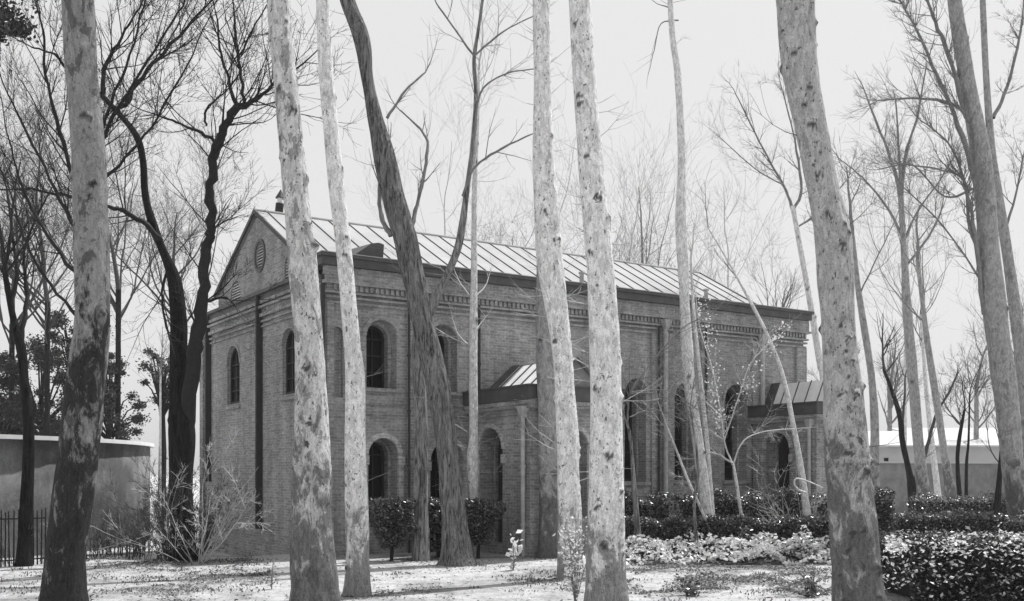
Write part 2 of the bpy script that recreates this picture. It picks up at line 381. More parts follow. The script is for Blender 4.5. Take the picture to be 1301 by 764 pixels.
# frieze with dentils
mb = MB()
for z0, z1, pr in ((7.16, 7.527, .14), (7.08, 7.155, .2), (6.84, 6.9, .13), (6.72, 6.78, .1), (6.58, 6.64, .07), (6.9, 7.08, .07)): band(mb, PLg, -pr, LEN + pr, z0, z1, pr)
u = .1
while u < LEN: band(mb, PLg, u, u + .085, 6.93, 7.075, .125); u += .15
band(mb, PLg, S(440), S(600), 4.02, 4.09, .05); band(mb, PLg, S(440), S(596), 3.72, 3.77, .04)
mb.build('brick_cornice', M['brick'], church, uv=True)
mb = MB()
for z0, z1, pr in ((7.2, 7.3, .1), (7.05, 7.12, .15), (6.8, 6.9, .11), (6.64, 6.7, .08), (6.5, 6.55, .06), (6.9, 7.05, .04)): band(mb, PG, .02, WID, z0, z1, pr)
mb.build('gable_cornice', M['brickgable'], church, uv=True)
mb = MB(); band(mb, PG, .7, WID + .1, 7.47, 7.57, .17); mb.prism([(-.02, .7, 7.3), (-.02, WID, 7.3), (-.02, WID, 7.47), (-.02, .7, 7.47)], (-.06, 0, 0)); mb.build('gable_coping', M['fascia'], church)
mb = MB(); mb.box(-.3, LEN + .1, -.3, .12, 7.53, TOP); mb.box(-.36, LEN + .15, -.36, .1, TOP - .06, TOP + .03); mb.box(-.3, .0, .12, .75, 7.475, TOP); mb.build('fascia', M['fascia'], church)
MB().box(-.34, LEN + .13, -.375, -.3, TOP + .03, TOP + .05).build('gutter_lip', M['pipe'], church)
# pilasters
for a_, b_ in ((-.06, .12), (S(439), S(450)), (S(517), S(533)), (S(598), S(606)), (S(826), S(853)), (S(889.5), S(897)), (S(954), S(961)), (S(1009.5), LEN + .06)):
    q = MB(); band(q, PLg, a_, b_, GB, 6.58, .1); q.build('pilaster', M['brick'], church, uv=True)
q = MB(); band(q, PG, .0, .25, GB, 6.5, .08); q.build('pilaster', M['brickgable'], church, uv=True)
q = MB(); band(q, PG, WID - .35, WID, GB, 6.5, .08); q.build('pilaster', M['brickgable'], church, uv=True)
# downpipes
def downpipe(parent, x, y, z0, z1, r=.06, hop=True, mat='pipe', dx=0, dy=-1):
    q = MB().tube([(x, y, z0), (x, y, z1)], r, 10)
    zz = z0 + .8
    while zz < z1 - .3: q.tube([(x, y, zz), (x, y, zz + .07)], r + .02, 10); zz += 1.5
    q = q.build('downpipe', M[mat], parent)
    if hop:
        hp = MB(); a, b_ = .16, .1; zt = z1 + .28
        hp.add([(x - a, y - a, zt), (x + a, y - a, zt), (x + a, y + .08, zt), (x - a, y + .08, zt), (x - b_ + .02, y - b_ + .02, z1), (x + b_ - .02, y - b_ + .02, z1), (x + b_ - .02, y + .05, z1), (x - b_ + .02, y + .05, z1)],
               [(0, 1, 2, 3), (4, 7, 6, 5), (0, 4, 5, 1), (1, 5, 6, 2), (2, 6, 7, 3), (3, 7, 4, 0)])
        hp.build('rain_hopper', M[mat], q)
    return q
downpipe(church, S(840), -.22, -.1, 6.75, .075); downpipe(church, S(963.5), -.2, 4.3, 6.6, .075)
downpipe(church, S(833), -.17, .0, 6.8, .035, False, 'iron')
downpipe(church, S(516), -.17, .0, 6.9, .035, False, 'iron'); downpipe(church, S(893), -.16, .0, 6.9, .035, False, 'iron'); downpipe(church, S(605), -.17, 4.4, 6.9, .035, False, 'iron')
for tx_, zb in ((T(333), Z(672, 0, T(333))), (T(268), Z(612, 0, T(268)))):
    q = MB(); band(q, PG, tx_ - .05, tx_ + .05, zb, 7.44, .2, .15); q.build('downpipe', M['iron'], church)
q = MB(); q.tube([(-.16, -.02, 0), (-.16, -.02, 7.3)], .055, 8); q.build('downpipe', M['iron'], church)
# gable louvres
def louvre(u0, u1, v0, v1, name, rnd=False):
    q = MB(); v = v0 + .05; r = (u1 - u0) / 2; c = (u0 + u1) / 2
    while v < v1 - .03:
        if rnd: hw = math.sqrt(max(.0, 1 - ((v - (v0 + v1) / 2) / ((v1 - v0) / 2)) ** 2)) * r
        else: hw = r if v < v1 - r else math.sqrt(max(0, r * r - (v - (v1 - r)) ** 2))
        if hw > .05:
            hw -= .01
            q.prism([(.03, c - hw, v - .025), (.13, c - hw, v + .045), (.13, c - hw, v + .06), (.03, c - hw, v - .01)], (0, 2 * hw, 0))
        v += .085
    q.build(name, M['louver'], church)
louvre(T(306), T(293), 7.62, 8.27, 'louvred_vent'); louvre(T(372), T(361.5), 7.62, 8.3, 'louvred_vent'); louvre(4.69, 5.41, 8.28, 9.08, 'oculus_louvre', True)
q = MB(); k = 28
for i in range(k):
    a0, a1 = 2 * math.pi * i / k, 2 * math.pi * (i + 1) / k
    f = lambda a_, e: (-.04, 5.05 + (.365 + e) * math.cos(a_), 8.68 + (.405 + e) * math.sin(a_))
    q.prism([f(a0, 0), f(a1, 0), f(a1, .1), f(a0, .1)], (.06, 0, 0))
q.build('oculus_surround', M['fascia'], church)
# main roof with standing seams
mb = MB(); O = -.1; E2 = LEN + .06
for t0, t1 in ((.0, TM), (TM, 9.15)):
    z0, z1 = roofz(t0), roofz(t1)
    mb.prism([(O, t0, z0), (O, t1, z1), (O, t1, z1 + .06), (O, t0, z0 + .06)], (E2 - O, 0, 0), 0)
s = .3
while s < LEN:
    for t0, t1 in ((.02, TM), (TM, 9.15)):
        z0, z1 = roofz(t0) + .062, roofz(t1) + .062
        mb.prism([(s, t0, z0), (s, t1, z1), (s, t1, z1 + .035), (s, t0, z0 + .035)], (.018, 0, 0), 1)
    s += .66
for s0, s1 in ((O - .02, O + .03), (E2 - .06, E2 + .03)):
    for t0, t1 in ((.0, TM), (TM, 9.15)):
        z0, z1 = roofz(t0), roofz(t1); mb.prism([(s0, t0, z0 - .04), (s0, t1, z1 - .04), (s0, t1, z1 + .1), (s0, t0, z0 + .1)], (s1 - s0, 0, 0), 2)
mb.tube([(O, TM, RZ + .07), (E2, TM, RZ + .07)], .05, 8, 0)
mb.box(.05, LEN - .05, 9.0, 9.06, 7.3, roofz(9.06)); mb.box(.05, LEN - .05, 9.06, WID - .05, 7.3, 7.4)
mb.build('main_roof', None, church, mats=[M['roof'], M['seam'], M['iron']])
# roof hatch, flue, vents
t_ = .9
q = MB().prism([(S(447, t_), t_, Z(324, S(447), t_)), (S(486, t_), t_, Z(332, S(486), t_) - .1), (S(488, t_), t_, Z(308.5, S(488), t_)), (S(481, t_), t_, Z(306, S(481), t_)), (S(472, t_), t_, Z(307, S(472), t_))], (0, 1.6, .1))
q.build('roof_hatch', M['fascia'], church)
s_ = .75; t_ = T(352.5, s_)
zb = roofz(t_); zt = Z(253, s_, t_)
fl = MB().tube([(s_, t_, zb - .1), (s_ + .06, t_ - .05, zt - .14)], .125, 12).build('flue', M['wood'], church, smooth=False)
MB().tube([(s_ + .06, t_ - .05, zt - .14), (s_ + .06, t_ - .05, zt + .03)], .075, 12).build('flue_collar', M['white'], fl)
MB().tube([(s_ + .07, t_ - .05, zt + .02), (s_ + .09, t_ - .05, zt + .3)], [.15, .005], 12).build('flue_cap', M['wood'], fl)
for x_, yt in ((739, 346), (897, 367.5)):
    ss = S(x_, .5); zt = Z(yt, ss, .5)
    v_ = MB().tube([(ss, .5, 7.3), (ss, .5, zt - .05)], .07, 10).build('roof_vent', M['pipe'], church)
    MB().tube([(ss, .5, zt - .05), (ss, .5, zt)], .1, 10).build('vent_cap', M['pipe'], v_)

# porches
def porch(s0, wd, p, door, name):
    ZT = 4.42; s1 = s0 + wd; PS = pl_s(s0); PF = pl_t(-p)
    d = dict(loop=arch(*door), d1=.45, **{'in': arch(door[0] + .07, door[1] - .07, door[2], door[3] - .07)}, d2=.6, box=(door[0] + .07, door[1] - .07, door[2], door[3] - .07))
    mb = MB(); wall_face(mb, PS, [(-p, GB), (0, GB), (0, ZT - .1), (-p, ZT - .1)], [d])
    c = (s0 + s1) / 2; fw = opening(c - .42, c + .42, 1.0, 3.3, .3, .5, .06)
    wall_face(mb, PF, [(s0, GB), (s1, GB), (s1, ZT - .1), (s0, ZT - .1)], [fw])
    mb.add([(s1, -p, GB), (s1, 0, GB), (s1, 0, ZT - .1), (s1, -p, ZT - .1)], [(0, 1, 2, 3)])
    wl = mb.build('porch', M['brick'], church, uv=True)
    window(PF, fw, wl, bars=1, rows=4); 
    # door leaves with panels
    u0, u1, v0, v1 = d['box']; k_ = arch(u0, u1, v0, v1)
    q = MB().add([PS(u, v, .55) for u, v in k_], [tuple(range(len(k_)))])
    for a_, b_ in ((u0 + .08, (u0 + u1) / 2 - .05), ((u0 + u1) / 2 + .05, u1 - .08)):
        for c_, e_ in ((v0 + .15, v0 + 1.0), (v0 + 1.15, v1 - (u1 - u0) / 2)): band(q, PS, a_, b_, c_, e_, -.5, .56)
    q.build('door', M['wood'], wl)
    for (P_, a0_, a1_, b1_) in ((PS, door[0], door[1], door[3]), (PF, c - .42, c + .42, 3.3)):
        q = MB(); hood(q, P_, a0_, a1_, 0, b1_, .13, .05); q.build('arch_moulding', M['brickpale'], wl, uv=True)
    for a_, b_ in ((door[0] - .18, door[0] - .004), (door[1] + .004, door[1] + .18)):
        q = MB(); band(q, PS, a_, b_, door[3] - .95, door[3] - .72, .07); q.build('impost', M['brickpale'], wl, uv=True)
    q = MB()
    for z0, z1, pr in ((3.84, 3.93, .1), (3.68, 3.73, .05), (3.93, 4.04, .14)):
        q.box(s0 - pr, s1 + pr, -p - pr, -.02, z0, z1)
    q.box(s0 - .07, s1 + .07, -p - .07, -.02, GB, .25); q.box(s0 - .02, s0 + .3, -p - .03, -p + .0, .25, 3.68)
    q.build('porch_cornice', M['brick'], wl, uv=True)
    q = MB(); pr = .17
    q.box(s0 - pr, s1 + pr, -p - pr, -p + .05, 4.05, ZT); q.box(s0 - pr, s0 + .05, -p + .05, -.02, 4.05, ZT); q.box(s1 - .05, s1 + pr, -p + .05, -.02, 4.05, ZT); q.box(s0 + .05, s1 - .05, -p + .05, -.02, 4.1, 4.2)
    q.box(s0 - pr - .04, s1 + pr + .04, -p - pr - .04, -.02, ZT - .02, ZT + .02)
    q.build('porch_fascia', M['fascia'], wl)
    # roof: small gable running out from the wall
    e = .0; mb = MB(); zr = 5.16; zl = 4.4; c = c + .08; sl_, sr_ = s0 + .62, s1 - .46
    for a_, b_ in ((sl_, c), (sr_, c)):
        mb.prism([(a_, -p + .0, zl), (b_, -p + .0, zr), (b_, -p + .0, zr + .05), (a_, -p + .0, zl + .05)], (0, p - .01, 0), 0)
        yy = -p + .5
        while yy < -.3:
            mb.prism([(a_, yy, zl + .052), (b_, yy, zr + .052), (b_, yy, zr + .09), (a_, yy, zl + .09)], (0, .04, 0), 1); yy += .52
        mb.prism([(a_, -.4, zl + .055), (b_, -.4, zr + .055), (b_, -.4, zr + .1), (a_, -.4, zl + .1)], (0, .39, 0), 2)
        mb.prism([(a_, -p - .04, zl - .02), (b_, -p - .04, zr - .02), (b_, -p - .04, zr + .08), (a_, -p - .04, zl + .08)], (0, .035, 0), 1)
    mb.add([(sl_, -p + .02, zl), (sr_, -p + .02, zl), (c, -p + .02, zr)], [(0, 1, 2)], 3)
    mb.build('porch_roof', None, wl, mats=[M['rooflightened'], M['seam'], M['fascia'], M['stucco']])
    downpipe(wl, s0 - .1, -p + .2, .0, 3.6, .06, True)
    return wl
s0 = S(594); p1 = 3.15
pu = [T(x_, s0) for x_ in (638.5, 610)]
porch(s0, 2.8, p1, (pu[0], pu[1], .0, 3.38), 'a')
s2 = S(954)
pu = [T(x_, s2) for x_ in (1003, 973)]
porch(s2, 1.8, 2.81, (pu[0], pu[1], .0, 3.5), 'b')

# ------------------------------------------------------------ round walled building, far buildings, fences
cx_, cy_, RR = -25.9, 38.06, 12.2
drum = empty('round_building', (cx_, cy_, -.4), 0, label='round plastered low building with flat white coping left of the church', cat='building')
def ring(r0, r1, z0, z1, nn=96):
    v = []; f = []
    for i in range(nn):
        a_ = 2 * math.pi * i / nn; c_, s_ = math.cos(a_), math.sin(a_)
        v += [(r1 * c_, r1 * s_, z0), (r1 * c_, r1 * s_, z1), (r0 * c_, r0 * s_, z1), (r0 * c_, r0 * s_, z0)]
    for i in range(nn):
        a_, b_ = 4 * i, 4 * ((i + 1) % nn)
        for j in range(4): f.append((a_ + j, b_ + j, b_ + (j + 1) % 4, a_ + (j + 1) % 4))
    return v, f
v, f = ring(RR - .4, RR, -.4, 3.6); link('drum_wall', v, f, M['drum'], drum, True)
v, f = ring(RR - .5, RR + .16, 3.6, 3.73); link('coping', v, f, M['white'], drum)
v = [(0, 0, 3.85)] + [((RR - .45) * math.cos(2 * math.pi * i / 48), (RR - .45) * math.sin(2 * math.pi * i / 48), 3.65) for i in range(48)]
link('flat_roof', v, [(0, i + 1, (i + 1) % 48 + 1) for i in range(48)], M['stucco'], drum)

def fence(name, a, b_, h, gap, mat, pw_=.025, rails=(.12, .85), label='', post=2.2):
    a = Vector(a); b_ = Vector(b_); L = (b_ - a).length; root = empty(name, a, 0, label=label, cat='fence')
    d = (b_ - a).normalized(); q = MB(); i = 0; x = 0; r_ = random.Random(3)
    def P3(x, z): p = a + d * x; return (p.x, p.y, gz(p.x, p.y) + z)
    while x < L:
        hh = h * (1 + r_.uniform(-.04, .04)); q.tube([P3(x, .02), P3(x + r_.uniform(-.02, .02), hh)], [pw_, pw_ * .7], 4); x += gap * r_.uniform(.85, 1.15)
    q.build('pickets', mat, root, origin=a)
    for z_ in rails: MB().tube([P3(L * i / 8, z_ * h) for i in range(9)], .02, 4).build('rail', mat, root, origin=a)
    x = 0
    while x < L + .1: MB().tube([P3(x, -.1), P3(x, h * 1.08)], .04, 6).build('post', mat, root, origin=a); x += post
    return root
ga = W(-30, 722, 23.5); gb_ = W(58, 715, 25)
fence('picket_fence', (ga.x, ga.y, 0), (gb_.x, gb_.y, 0), 1.3, .1, M['core'], .02, label='dark narrow picket fence at the left edge beside the stained trunk')
ga = W(100, 700, 31.5); gb_ = W(192, 700, 33.5)
fence('picket_fence', (ga.x, ga.y, 0), (gb_.x, gb_.y, 0), .72, .13, M['twigmid'], .018, label='low pale picket fence along the foot of the round building')
# far right: long low wall with pale sheds behind
a = W(1085, 650, 58); b_ = W(1400, 650, 64)
wl = empty('garden_wall', (a.x, a.y, 0), math.atan2(b_.y - a.y, b_.x - a.x), label='long grey garden wall behind the trees on the right', cat='wall')
L = (b_ - a).length
MB().box(0, L, 0, .35, -.3, 2.75).build('wall_body', M['stucco'], wl); MB().box(-.05, L, -.08, .43, 2.75, 2.85).build('wall_cap', M['pale'], wl)
def shed(x0, x1, Y, zt, zr, dep, label):
    a = W(x0, 640, Y); b_ = W(x1, 640, Y); sh = empty('flat_shed', (a.x, a.y, 0), 0, label=label, cat='shed'); L = b_.x - a.x
    MB().box(0, L, 0, dep, -.3, zt).build('shed_wall', M['pale'], sh)
    MB().prism([(-.3, -.4, zt), (-.3, dep, zr), (-.3, dep, zr + .1), (-.3, -.4, zt + .1)], (L + .6, 0, 0)).build('shed_roof', M['shedroof'], sh)
    q = MB()
    for i in range(max(1, int(L / 4))): q.box(1.5 + i * 4, 1.8 + i * 4, -.03, .02, zt - 1.1, zt - .75)
    q.build('window_row', M['glass'], sh)
shed(1095, 1290, 72, 4.0, 5.3, 8, 'long pale shed with white sloping roof above the garden wall')
shed(1180, 1420, 95, 5.2, 6.6, 9, 'taller pale building farther back at the right edge')
# ------------------------------------------------------------ trees
def rnd_unit(r_):
    z_ = r_.uniform(-1, 1); a_ = r_.uniform(0, 2 * math.pi); q = math.sqrt(1 - z_ * z_); return Vector((q * math.cos(a_), q * math.sin(a_), z_))
def grow(mb, p, d, L, r, lvl, r_, up=.08, wob=.16, kids=(3, 5), ang=(.45, .9), ratio=(.4, .7), minr=.004, start=.2, m=0):
    n_ = max(3, min(9, int(L / .35) + 2)); pts = [p.copy()]; d = d.normalized(); dirs = [d]
    for i in range(n_):
        d = (d + rnd_unit(r_) * wob + Vector((0, 0, up))).normalized(); p = p + d * (L / n_); pts.append(p.copy()); dirs.append(d)
    rad = [max(minr * .7, r * (1 - .75 * i / n_)) for i in range(n_ + 1)]
    mb.tube(pts, rad, 8 if r > .08 else 5 if r > .025 else 3, m, cap=False)
    if lvl <= 0: return
    for k in range(r_.randint(*kids)):
        f = r_.uniform(start, 1.0); i = min(n_, int(f * n_)); dd = dirs[i]
        ax = dd.cross(rnd_unit(r_))
        if ax.length < .01: continue
        nd = Matrix.Rotation(r_.uniform(*ang), 3, ax.normalized()) @ dd
        rr = max(minr, rad[i] * r_.uniform(.5, .75))
        grow(mb, pts[i], nd, L * r_.uniform(*ratio), rr, lvl - 1, r_, up, wob, kids, ang, ratio, minr, start, m)
def catmull(P, per):
    out = []
    for i in range(len(P) - 1):
        p0, p1, p2, p3 = P[max(i - 1, 0)], P[i], P[i + 1], P[min(i + 2, len(P) - 1)]
        for k in range(per):
            t = k / per
            out.append([.5 * (2 * b_ + (c - a_) * t + (2 * a_ - 5 * b_ + 4 * c - d) * t * t + (3 * b_ - a_ - 3 * c + d) * t ** 3) for a_, b_, c, d in zip(p0, p1, p2, p3)])
    out.append(list(P[-1])); return out
def trunk_mesh(secs, n_=28, amp=.06, knots=8, seed=0, flare=.35, ridge=0, groove=None):
    """secs: (x,y,z,r) bottom to top -> verts, faces, scar attribute"""
    r_ = random.Random(seed); L = sum((Vector(secs[i + 1][:3]) - Vector(secs[i][:3])).length for i in range(len(secs) - 1))
    per = max(2, int(L / (.045 if n_ >= 48 else .09) / (len(secs) - 1))); C_ = catmull(secs, per)
    z0 = C_[0][2]; kn = [(r_.uniform(-math.pi * .8, 0.3) if r_.random() < .85 else r_.uniform(0, 6.28), r_.uniform(z0 + .4, C_[-1][2]), r_.uniform(.5, 1.2)) for _ in range(knots)]
    v = []; f = []; at = []; off = seed * 13.7
    for i, (x, y, z, r) in enumerate(C_):
        near = [q for q in kn if abs(q[1] - z) < .3]
        fl = 1 + flare * math.exp(-max(0, z - z0) / .28)
        for j in range(n_):
            a_ = 2 * math.pi * j / n_; c, s = math.cos(a_), math.sin(a_)
            k = 1 + amp * noise.noise(Vector((c * 1.1 + off, s * 1.1, z * .9))) * 1.6 + amp * .6 * noise.noise(Vector((c * 3 + off, s * 3, z * 3.2)))
            if fl > 1.02: k *= fl * (1 + .25 * (fl - 1) * math.sin(a_ * 5 + seed))
            if ridge: k += ridge * (abs(noise.noise(Vector((c * 9 + off, s * 9, z * .9)))) - .28)
            if groove: k -= .2 * math.exp(-((((a_ - groove[0] + math.pi) % (2 * math.pi)) - math.pi) / .13) ** 2) * sm(groove[1], groove[1] - 1.5, z) if z < groove[1] else 0
            sc_ = 0; 
            for ka, kz, ks in near:
                dz = z - kz
                da = (a_ - ka + math.pi) % (2 * math.pi) - math.pi; dist = math.hypot(da * r / (.06 * ks), dz / (.055 * ks))
                e = math.exp(-dist * dist); k += .2 * e * min(1.4, ks); 
                wob_ = .9 * noise.noise(Vector((a_ * 8, z * 22, off))) + .5 * noise.noise(Vector((a_ * 22, z * 50, off)))
                sc_ = max(sc_, 1 if dist + wob_ < .72 else 0)
            v.append((x + c * r * k, y + s * r * k, z)); at.append(float(sc_))
    m_ = len(C_)
    for i in range(m_ - 1):
        for j in range(n_):
            j2 = (j + 1) % n_; f.append((i * n_ + j, i * n_ + j2, (i + 1) * n_ + j2, (i + 1) * n_ + j))
    f.append(tuple((m_ - 1) * n_ + j for j in range(n_)))
    return v, f, at, C_
TREES = 0
def tree(name, label, group, Y, rows, mat, twig='twigmid', base=None, amp=.05, knots=10, ridge=0, flare=.35, ext=0, crown=None, paths=(), twl=2, sides=28, twn=.5, cat='tree', dY=0, twL=(.5, 1.3), stubs=0, groove=None, jit=.35):
    """rows: (y, xleft, xright) in the photograph, any order; base: y of the foot (else ground)"""
    global TREES; TREES += 1; seed = TREES; r_ = random.Random(seed * 31)
    rows = sorted(rows, key=lambda q: -q[0]); secs = []
    for i, (y, xl, xr) in enumerate(rows):
        yy = Y + dY * (rows[0][0] - y) / 700; p = W((xl + xr) / 2, y, yy); secs.append([p.x, p.y, p.z, max(.012, (xr - xl) / 2 / F * yy)])
    g0 = gz(secs[0][0], secs[0][1])
    if secs[0][2] > g0 - .05:
        sl_ = secs[0]; s2_ = secs[1]; k = (sl_[2] - (g0 - .12)); d = (s2_[2] - sl_[2]) or 1
        secs.insert(0, [sl_[0] - (s2_[0] - sl_[0]) / d * k * .6, sl_[1], g0 - .12, sl_[3] * 1.05])
    else:
        secs[0][2] = g0 - .12
    if ext:
        a_, b_ = secs[-2], secs[-1]; d = (Vector(b_[:3]) - Vector(a_[:3])).normalized(); e = Vector(b_[:3]); rr = b_[3]
        for i in range(1, 5):
            q = e + (d + Vector((0, 0, .6 * i / 4))).normalized() * ext * i / 4; secs.append([q.x + .1 * r_.uniform(-1, 1), q.y + .2 * r_.uniform(-1, 1), q.z, rr * (1 - .16 * i)])
    v, f, at, CC = trunk_mesh(secs, sides, amp, knots, seed, flare, ridge, groove)
    o = (secs[0][0], secs[0][1], g0); root = empty(name, o, 0, label=label, cat=cat, group=group)
    link('trunk', v, f, M[mat], root, True, o, attr=at)
    mb = MB()
    top = CC[-1]
    if crown:
        n0, L0, lv = crown
        for k in range(n0):
            if k == 0: q = top; d = Vector((r_.uniform(-.2, .2), r_.uniform(-.2, .2), 1))
            else:
                q = CC[int(len(CC) * (1 - r_.uniform(0, .55) * (ext / max(.1, top[2] - secs[0][2]) if ext else .35))) - 1]; a_ = r_.uniform(0, 6.28); d = Vector((math.cos(a_), math.sin(a_), r_.uniform(.8, 1.6)))
            lb = MB(); grow(lb, Vector(q[:3]), d, L0 * r_.uniform(.6, 1.1), q[3] * (.9 if k == 0 else r_.uniform(.3, .5)), lv, r_, minr=.006); lb.build('limb', M[twig], root, True, origin=o)
    for pth in paths:
        mb = MB(); pts = []; yy = Y
        for i, (x, y, wd) in enumerate(pth):
            pts.append([*W(x, y, yy + .25 * i * (-1 if seed % 2 else 1)), wd / 2 / F * yy])
        PP = catmull(pts, 5)
        for i_ in range(1, len(PP) - 1):
            jz = min(.09, PP[i_][3] * 1.1 + .012) * jit
            for c_ in range(3): PP[i_][c_] += r_.uniform(-jz, jz) * (.7 if c_ != 1 else 1)
        mb.tube([q[:3] for q in PP], [max(.005, q[3] * r_.uniform(.88, 1.12)) for q in PP], 7 if pts[0][3] > .03 else 5, cap=False)
        if twl >= 0:
            k = 0; Lp = sum((Vector(PP[i + 1][:3]) - Vector(PP[i][:3])).length for i in range(len(PP) - 1))
            for _ in range(int(Lp / twn)):
                i = r_.randrange(max(1, len(PP) // 5), len(PP)); d = (Vector(PP[min(i + 1, len(PP) - 1)][:3]) - Vector(PP[i - 1][:3])).normalized()
                ax = d.cross(rnd_unit(r_)).normalized(); d = Matrix.Rotation(r_.uniform(.4, 1.0), 3, ax) @ d
                grow(mb, Vector(PP[i][:3]), d, r_.uniform(*twL), max(.005, min(PP[i][3] * .5, .02)), twl, r_, kids=(2, 4))
            i = len(PP) - 1; d = (Vector(PP[i][:3]) - Vector(PP[i - 1][:3])).normalized()
            grow(mb, Vector(PP[i][:3]), d, r_.uniform(*twL), max(.005, PP[i][3]), twl, r_, kids=(2, 4))
        mb.build('bough', M[twig], root, True, origin=o)
    for k in range(stubs):   # short epicormic twigs on the stem
        q = CC[r_.randrange(len(CC) // 5, len(CC))]; a_ = r_.choice([r_.uniform(-.5, .5), math.pi + r_.uniform(-.5, .5)])
        d = Vector((math.cos(a_), math.sin(a_), r_.uniform(-.1, .7))); mb = MB(); grow(mb, Vector(q[:3]) + d * q[3] * .8, d, r_.uniform(.3, 1.0), .008, 1, r_, kids=(1, 3)); mb.build('twig', M[twig], root, True, origin=o)
    return root
GF = 'tall pale plane trees in front of the church'
tree('plane_tree', 'thick plane trunk at far left, lower half stained dark, beside the picket fence', GF, 15.2,
     [(780, 50, 110), (700, 60, 108), (600, 72, 122), (500, 83, 131), (440, 92, 137), (400, 97, 138), (300, 95, 137), (200, 91, 133), (100, 84, 123), (0, 80, 118)], 'b_left', sides=56, knots=18, amp=.08, ext=5, crown=(7, 5, 3), flare=.15, stubs=4)
tree('plane_tree', 'mottled plane trunk with a long vertical groove, covering the church corner', GF, 16.5,
     [(790, 369, 433), (740, 371, 430), (700, 369, 427), (650, 371, 422), (600, 373, 420), (550, 375, 418), (500, 376, 415), (430, 374, 410), (330, 366, 401), (230, 359, 391), (120, 349, 380), (0, 339, 367)], 'b_mid', knots=26, amp=.07, ext=6, crown=(7, 5, 3), flare=.1, stubs=5, sides=48, groove=(-1.45, 3.6))
tree('plane_tree', 'slimmer pale plane trunk left of the first arched windows', GF, 18.6,
     [(757, 437, 471), (700, 439, 469), (650, 438, 468), (550, 438, 464), (480, 439, 464), (430, 436, 457), (330, 428, 448), (230, 417, 437), (120, 407, 426), (0, 402, 418)], 'b_pale', sides=56, knots=14, amp=.04, ext=6, crown=(6, 4, 3), flare=.2, stubs=5)
tree('furrowed_tree', 'dark leaning tree with deeply furrowed bark before the upper windows', None, 25,
     [(717, 558, 604), (700, 561, 600), (650, 561, 592), (600, 557, 585), (550, 552, 579), (500, 544, 573), (450, 532, 561), (400, 521, 549), (350, 511, 539), (300, 498, 529), (250, 485, 514), (200, 475, 503), (150, 467, 487), (100, 459, 474), (50, 449, 470), (0, 431, 451)],
     'r_dark', 'twigmid', sides=72, knots=6, amp=.035, ridge=.2, ext=4, crown=(5, 4, 3), flare=.12, twl=1,
     paths=[[(497, 300, 7), (484, 275, 6), (483, 235, 5), (490, 200, 3)], [(522, 290, 6), (530, 262, 5), (540, 215, 4), (543, 180, 4), (530, 160, 3), (508, 140, 2)], [(492, 150, 4), (515, 115, 3), (540, 92, 2), (550, 70, 1)]], stubs=8)
tree('furrowed_tree', 'grey upright stem left of the dark leaning tree, rising behind it into thin boughs', None, 26.2,
     [(711, 525, 546), (650, 525, 544), (550, 527, 544), (485, 524, 541), (450, 522, 537), (420, 526, 544), (380, 545, 560), (350, 562, 573), (310, 578, 588), (240, 590, 597), (180, 598, 604), (120, 602, 607), (75, 600, 605), (30, 607, 611), (0, 611, 615)],
     'r_mid', 'twigmid', knots=5, amp=.08, ridge=.08, ext=2, crown=(3, 2.5, 2), flare=.25, twl=1,
     paths=[[(588, 250, 4), (602, 215, 3), (630, 193, 3), (672, 172, 2)], [(600, 190, 3), (610, 120, 2.5), (640, 95, 2), (675, 88, 1.5)], [(603, 72, 3), (580, 40, 2.5), (555, 5, 2)], [(604, 70, 3), (640, 40, 2), (675, 22, 1.5)]])
tree('slender_tree', 'very thin pale trunk left of the first porch roof', None, 28.2,
     [(704, 602, 609), (635, 596.5, 607.5), (600, 593.5, 609), (575, 593.5, 608.5), (550, 596, 607.5), (450, 595.5, 606.5), (350, 598, 606.5), (230, 600, 606.5), (160, 605, 609), (90, 607, 610)], 'b_slim', 'twig', knots=6, amp=.06, crown=(5, 2.5, 2), flare=.1, stubs=26, sides=16, twl=1,
     paths=[[(597, 376, 2), (585, 360, 1.6), (578, 345, 1)], [(606, 375, 2), (616, 365, 1.6), (621, 352, 1)], [(595, 438, 1.8), (582, 425, 1.4), (575, 405, 1)], [(596, 438, 1.8), (575, 430, 1.5), (555, 418, 1)], [(606, 418, 1.5), (613, 408, 1)]])
tree('plane_tree', 'grey plane trunk standing half hidden behind its pale neighbour, beside the porch pipe', GF, 27,
     [(709, 683, 711), (650, 685, 709), (550, 684, 709), (450, 681, 707), (380, 681, 704), (300, 682, 700), (200, 682, 698), (100, 683, 697), (0, 683, 696)], 'b_far', 'twig', knots=8, ext=3, crown=(4, 4, 2), stubs=30)
tree('plane_tree', 'pale plane trunk leaning over its grey neighbour, left of a thicker pale trunk', GF, 21.6,
     [(736, 708, 741), (680, 708, 739), (650, 709, 739), (600, 708, 736), (550, 707, 735), (500, 706, 731), (450, 702, 727), (400, 694, 722), (340, 683, 716), (280, 679, 712), (200, 677, 704), (100, 678, 700), (0, 677, 699)], 'b_pale', 'twig', sides=56, knots=14, ext=6, crown=(6, 4, 3), flare=.2, stubs=34)
tree('plane_tree', 'thickest pale plane trunk near the picture centre, small ivy at its foot', GF, 16.6,
     [(790, 741, 800), (740, 744, 797), (650, 746, 794), (550, 750, 791), (450, 749, 788), (350, 746, 781), (280, 740, 773), (200, 734, 766), (100, 728, 757), (0, 722, 750)], 'b_pale', 'twig', sides=56, knots=34, ext=6, crown=(7, 5, 3), flare=.08, stubs=30)
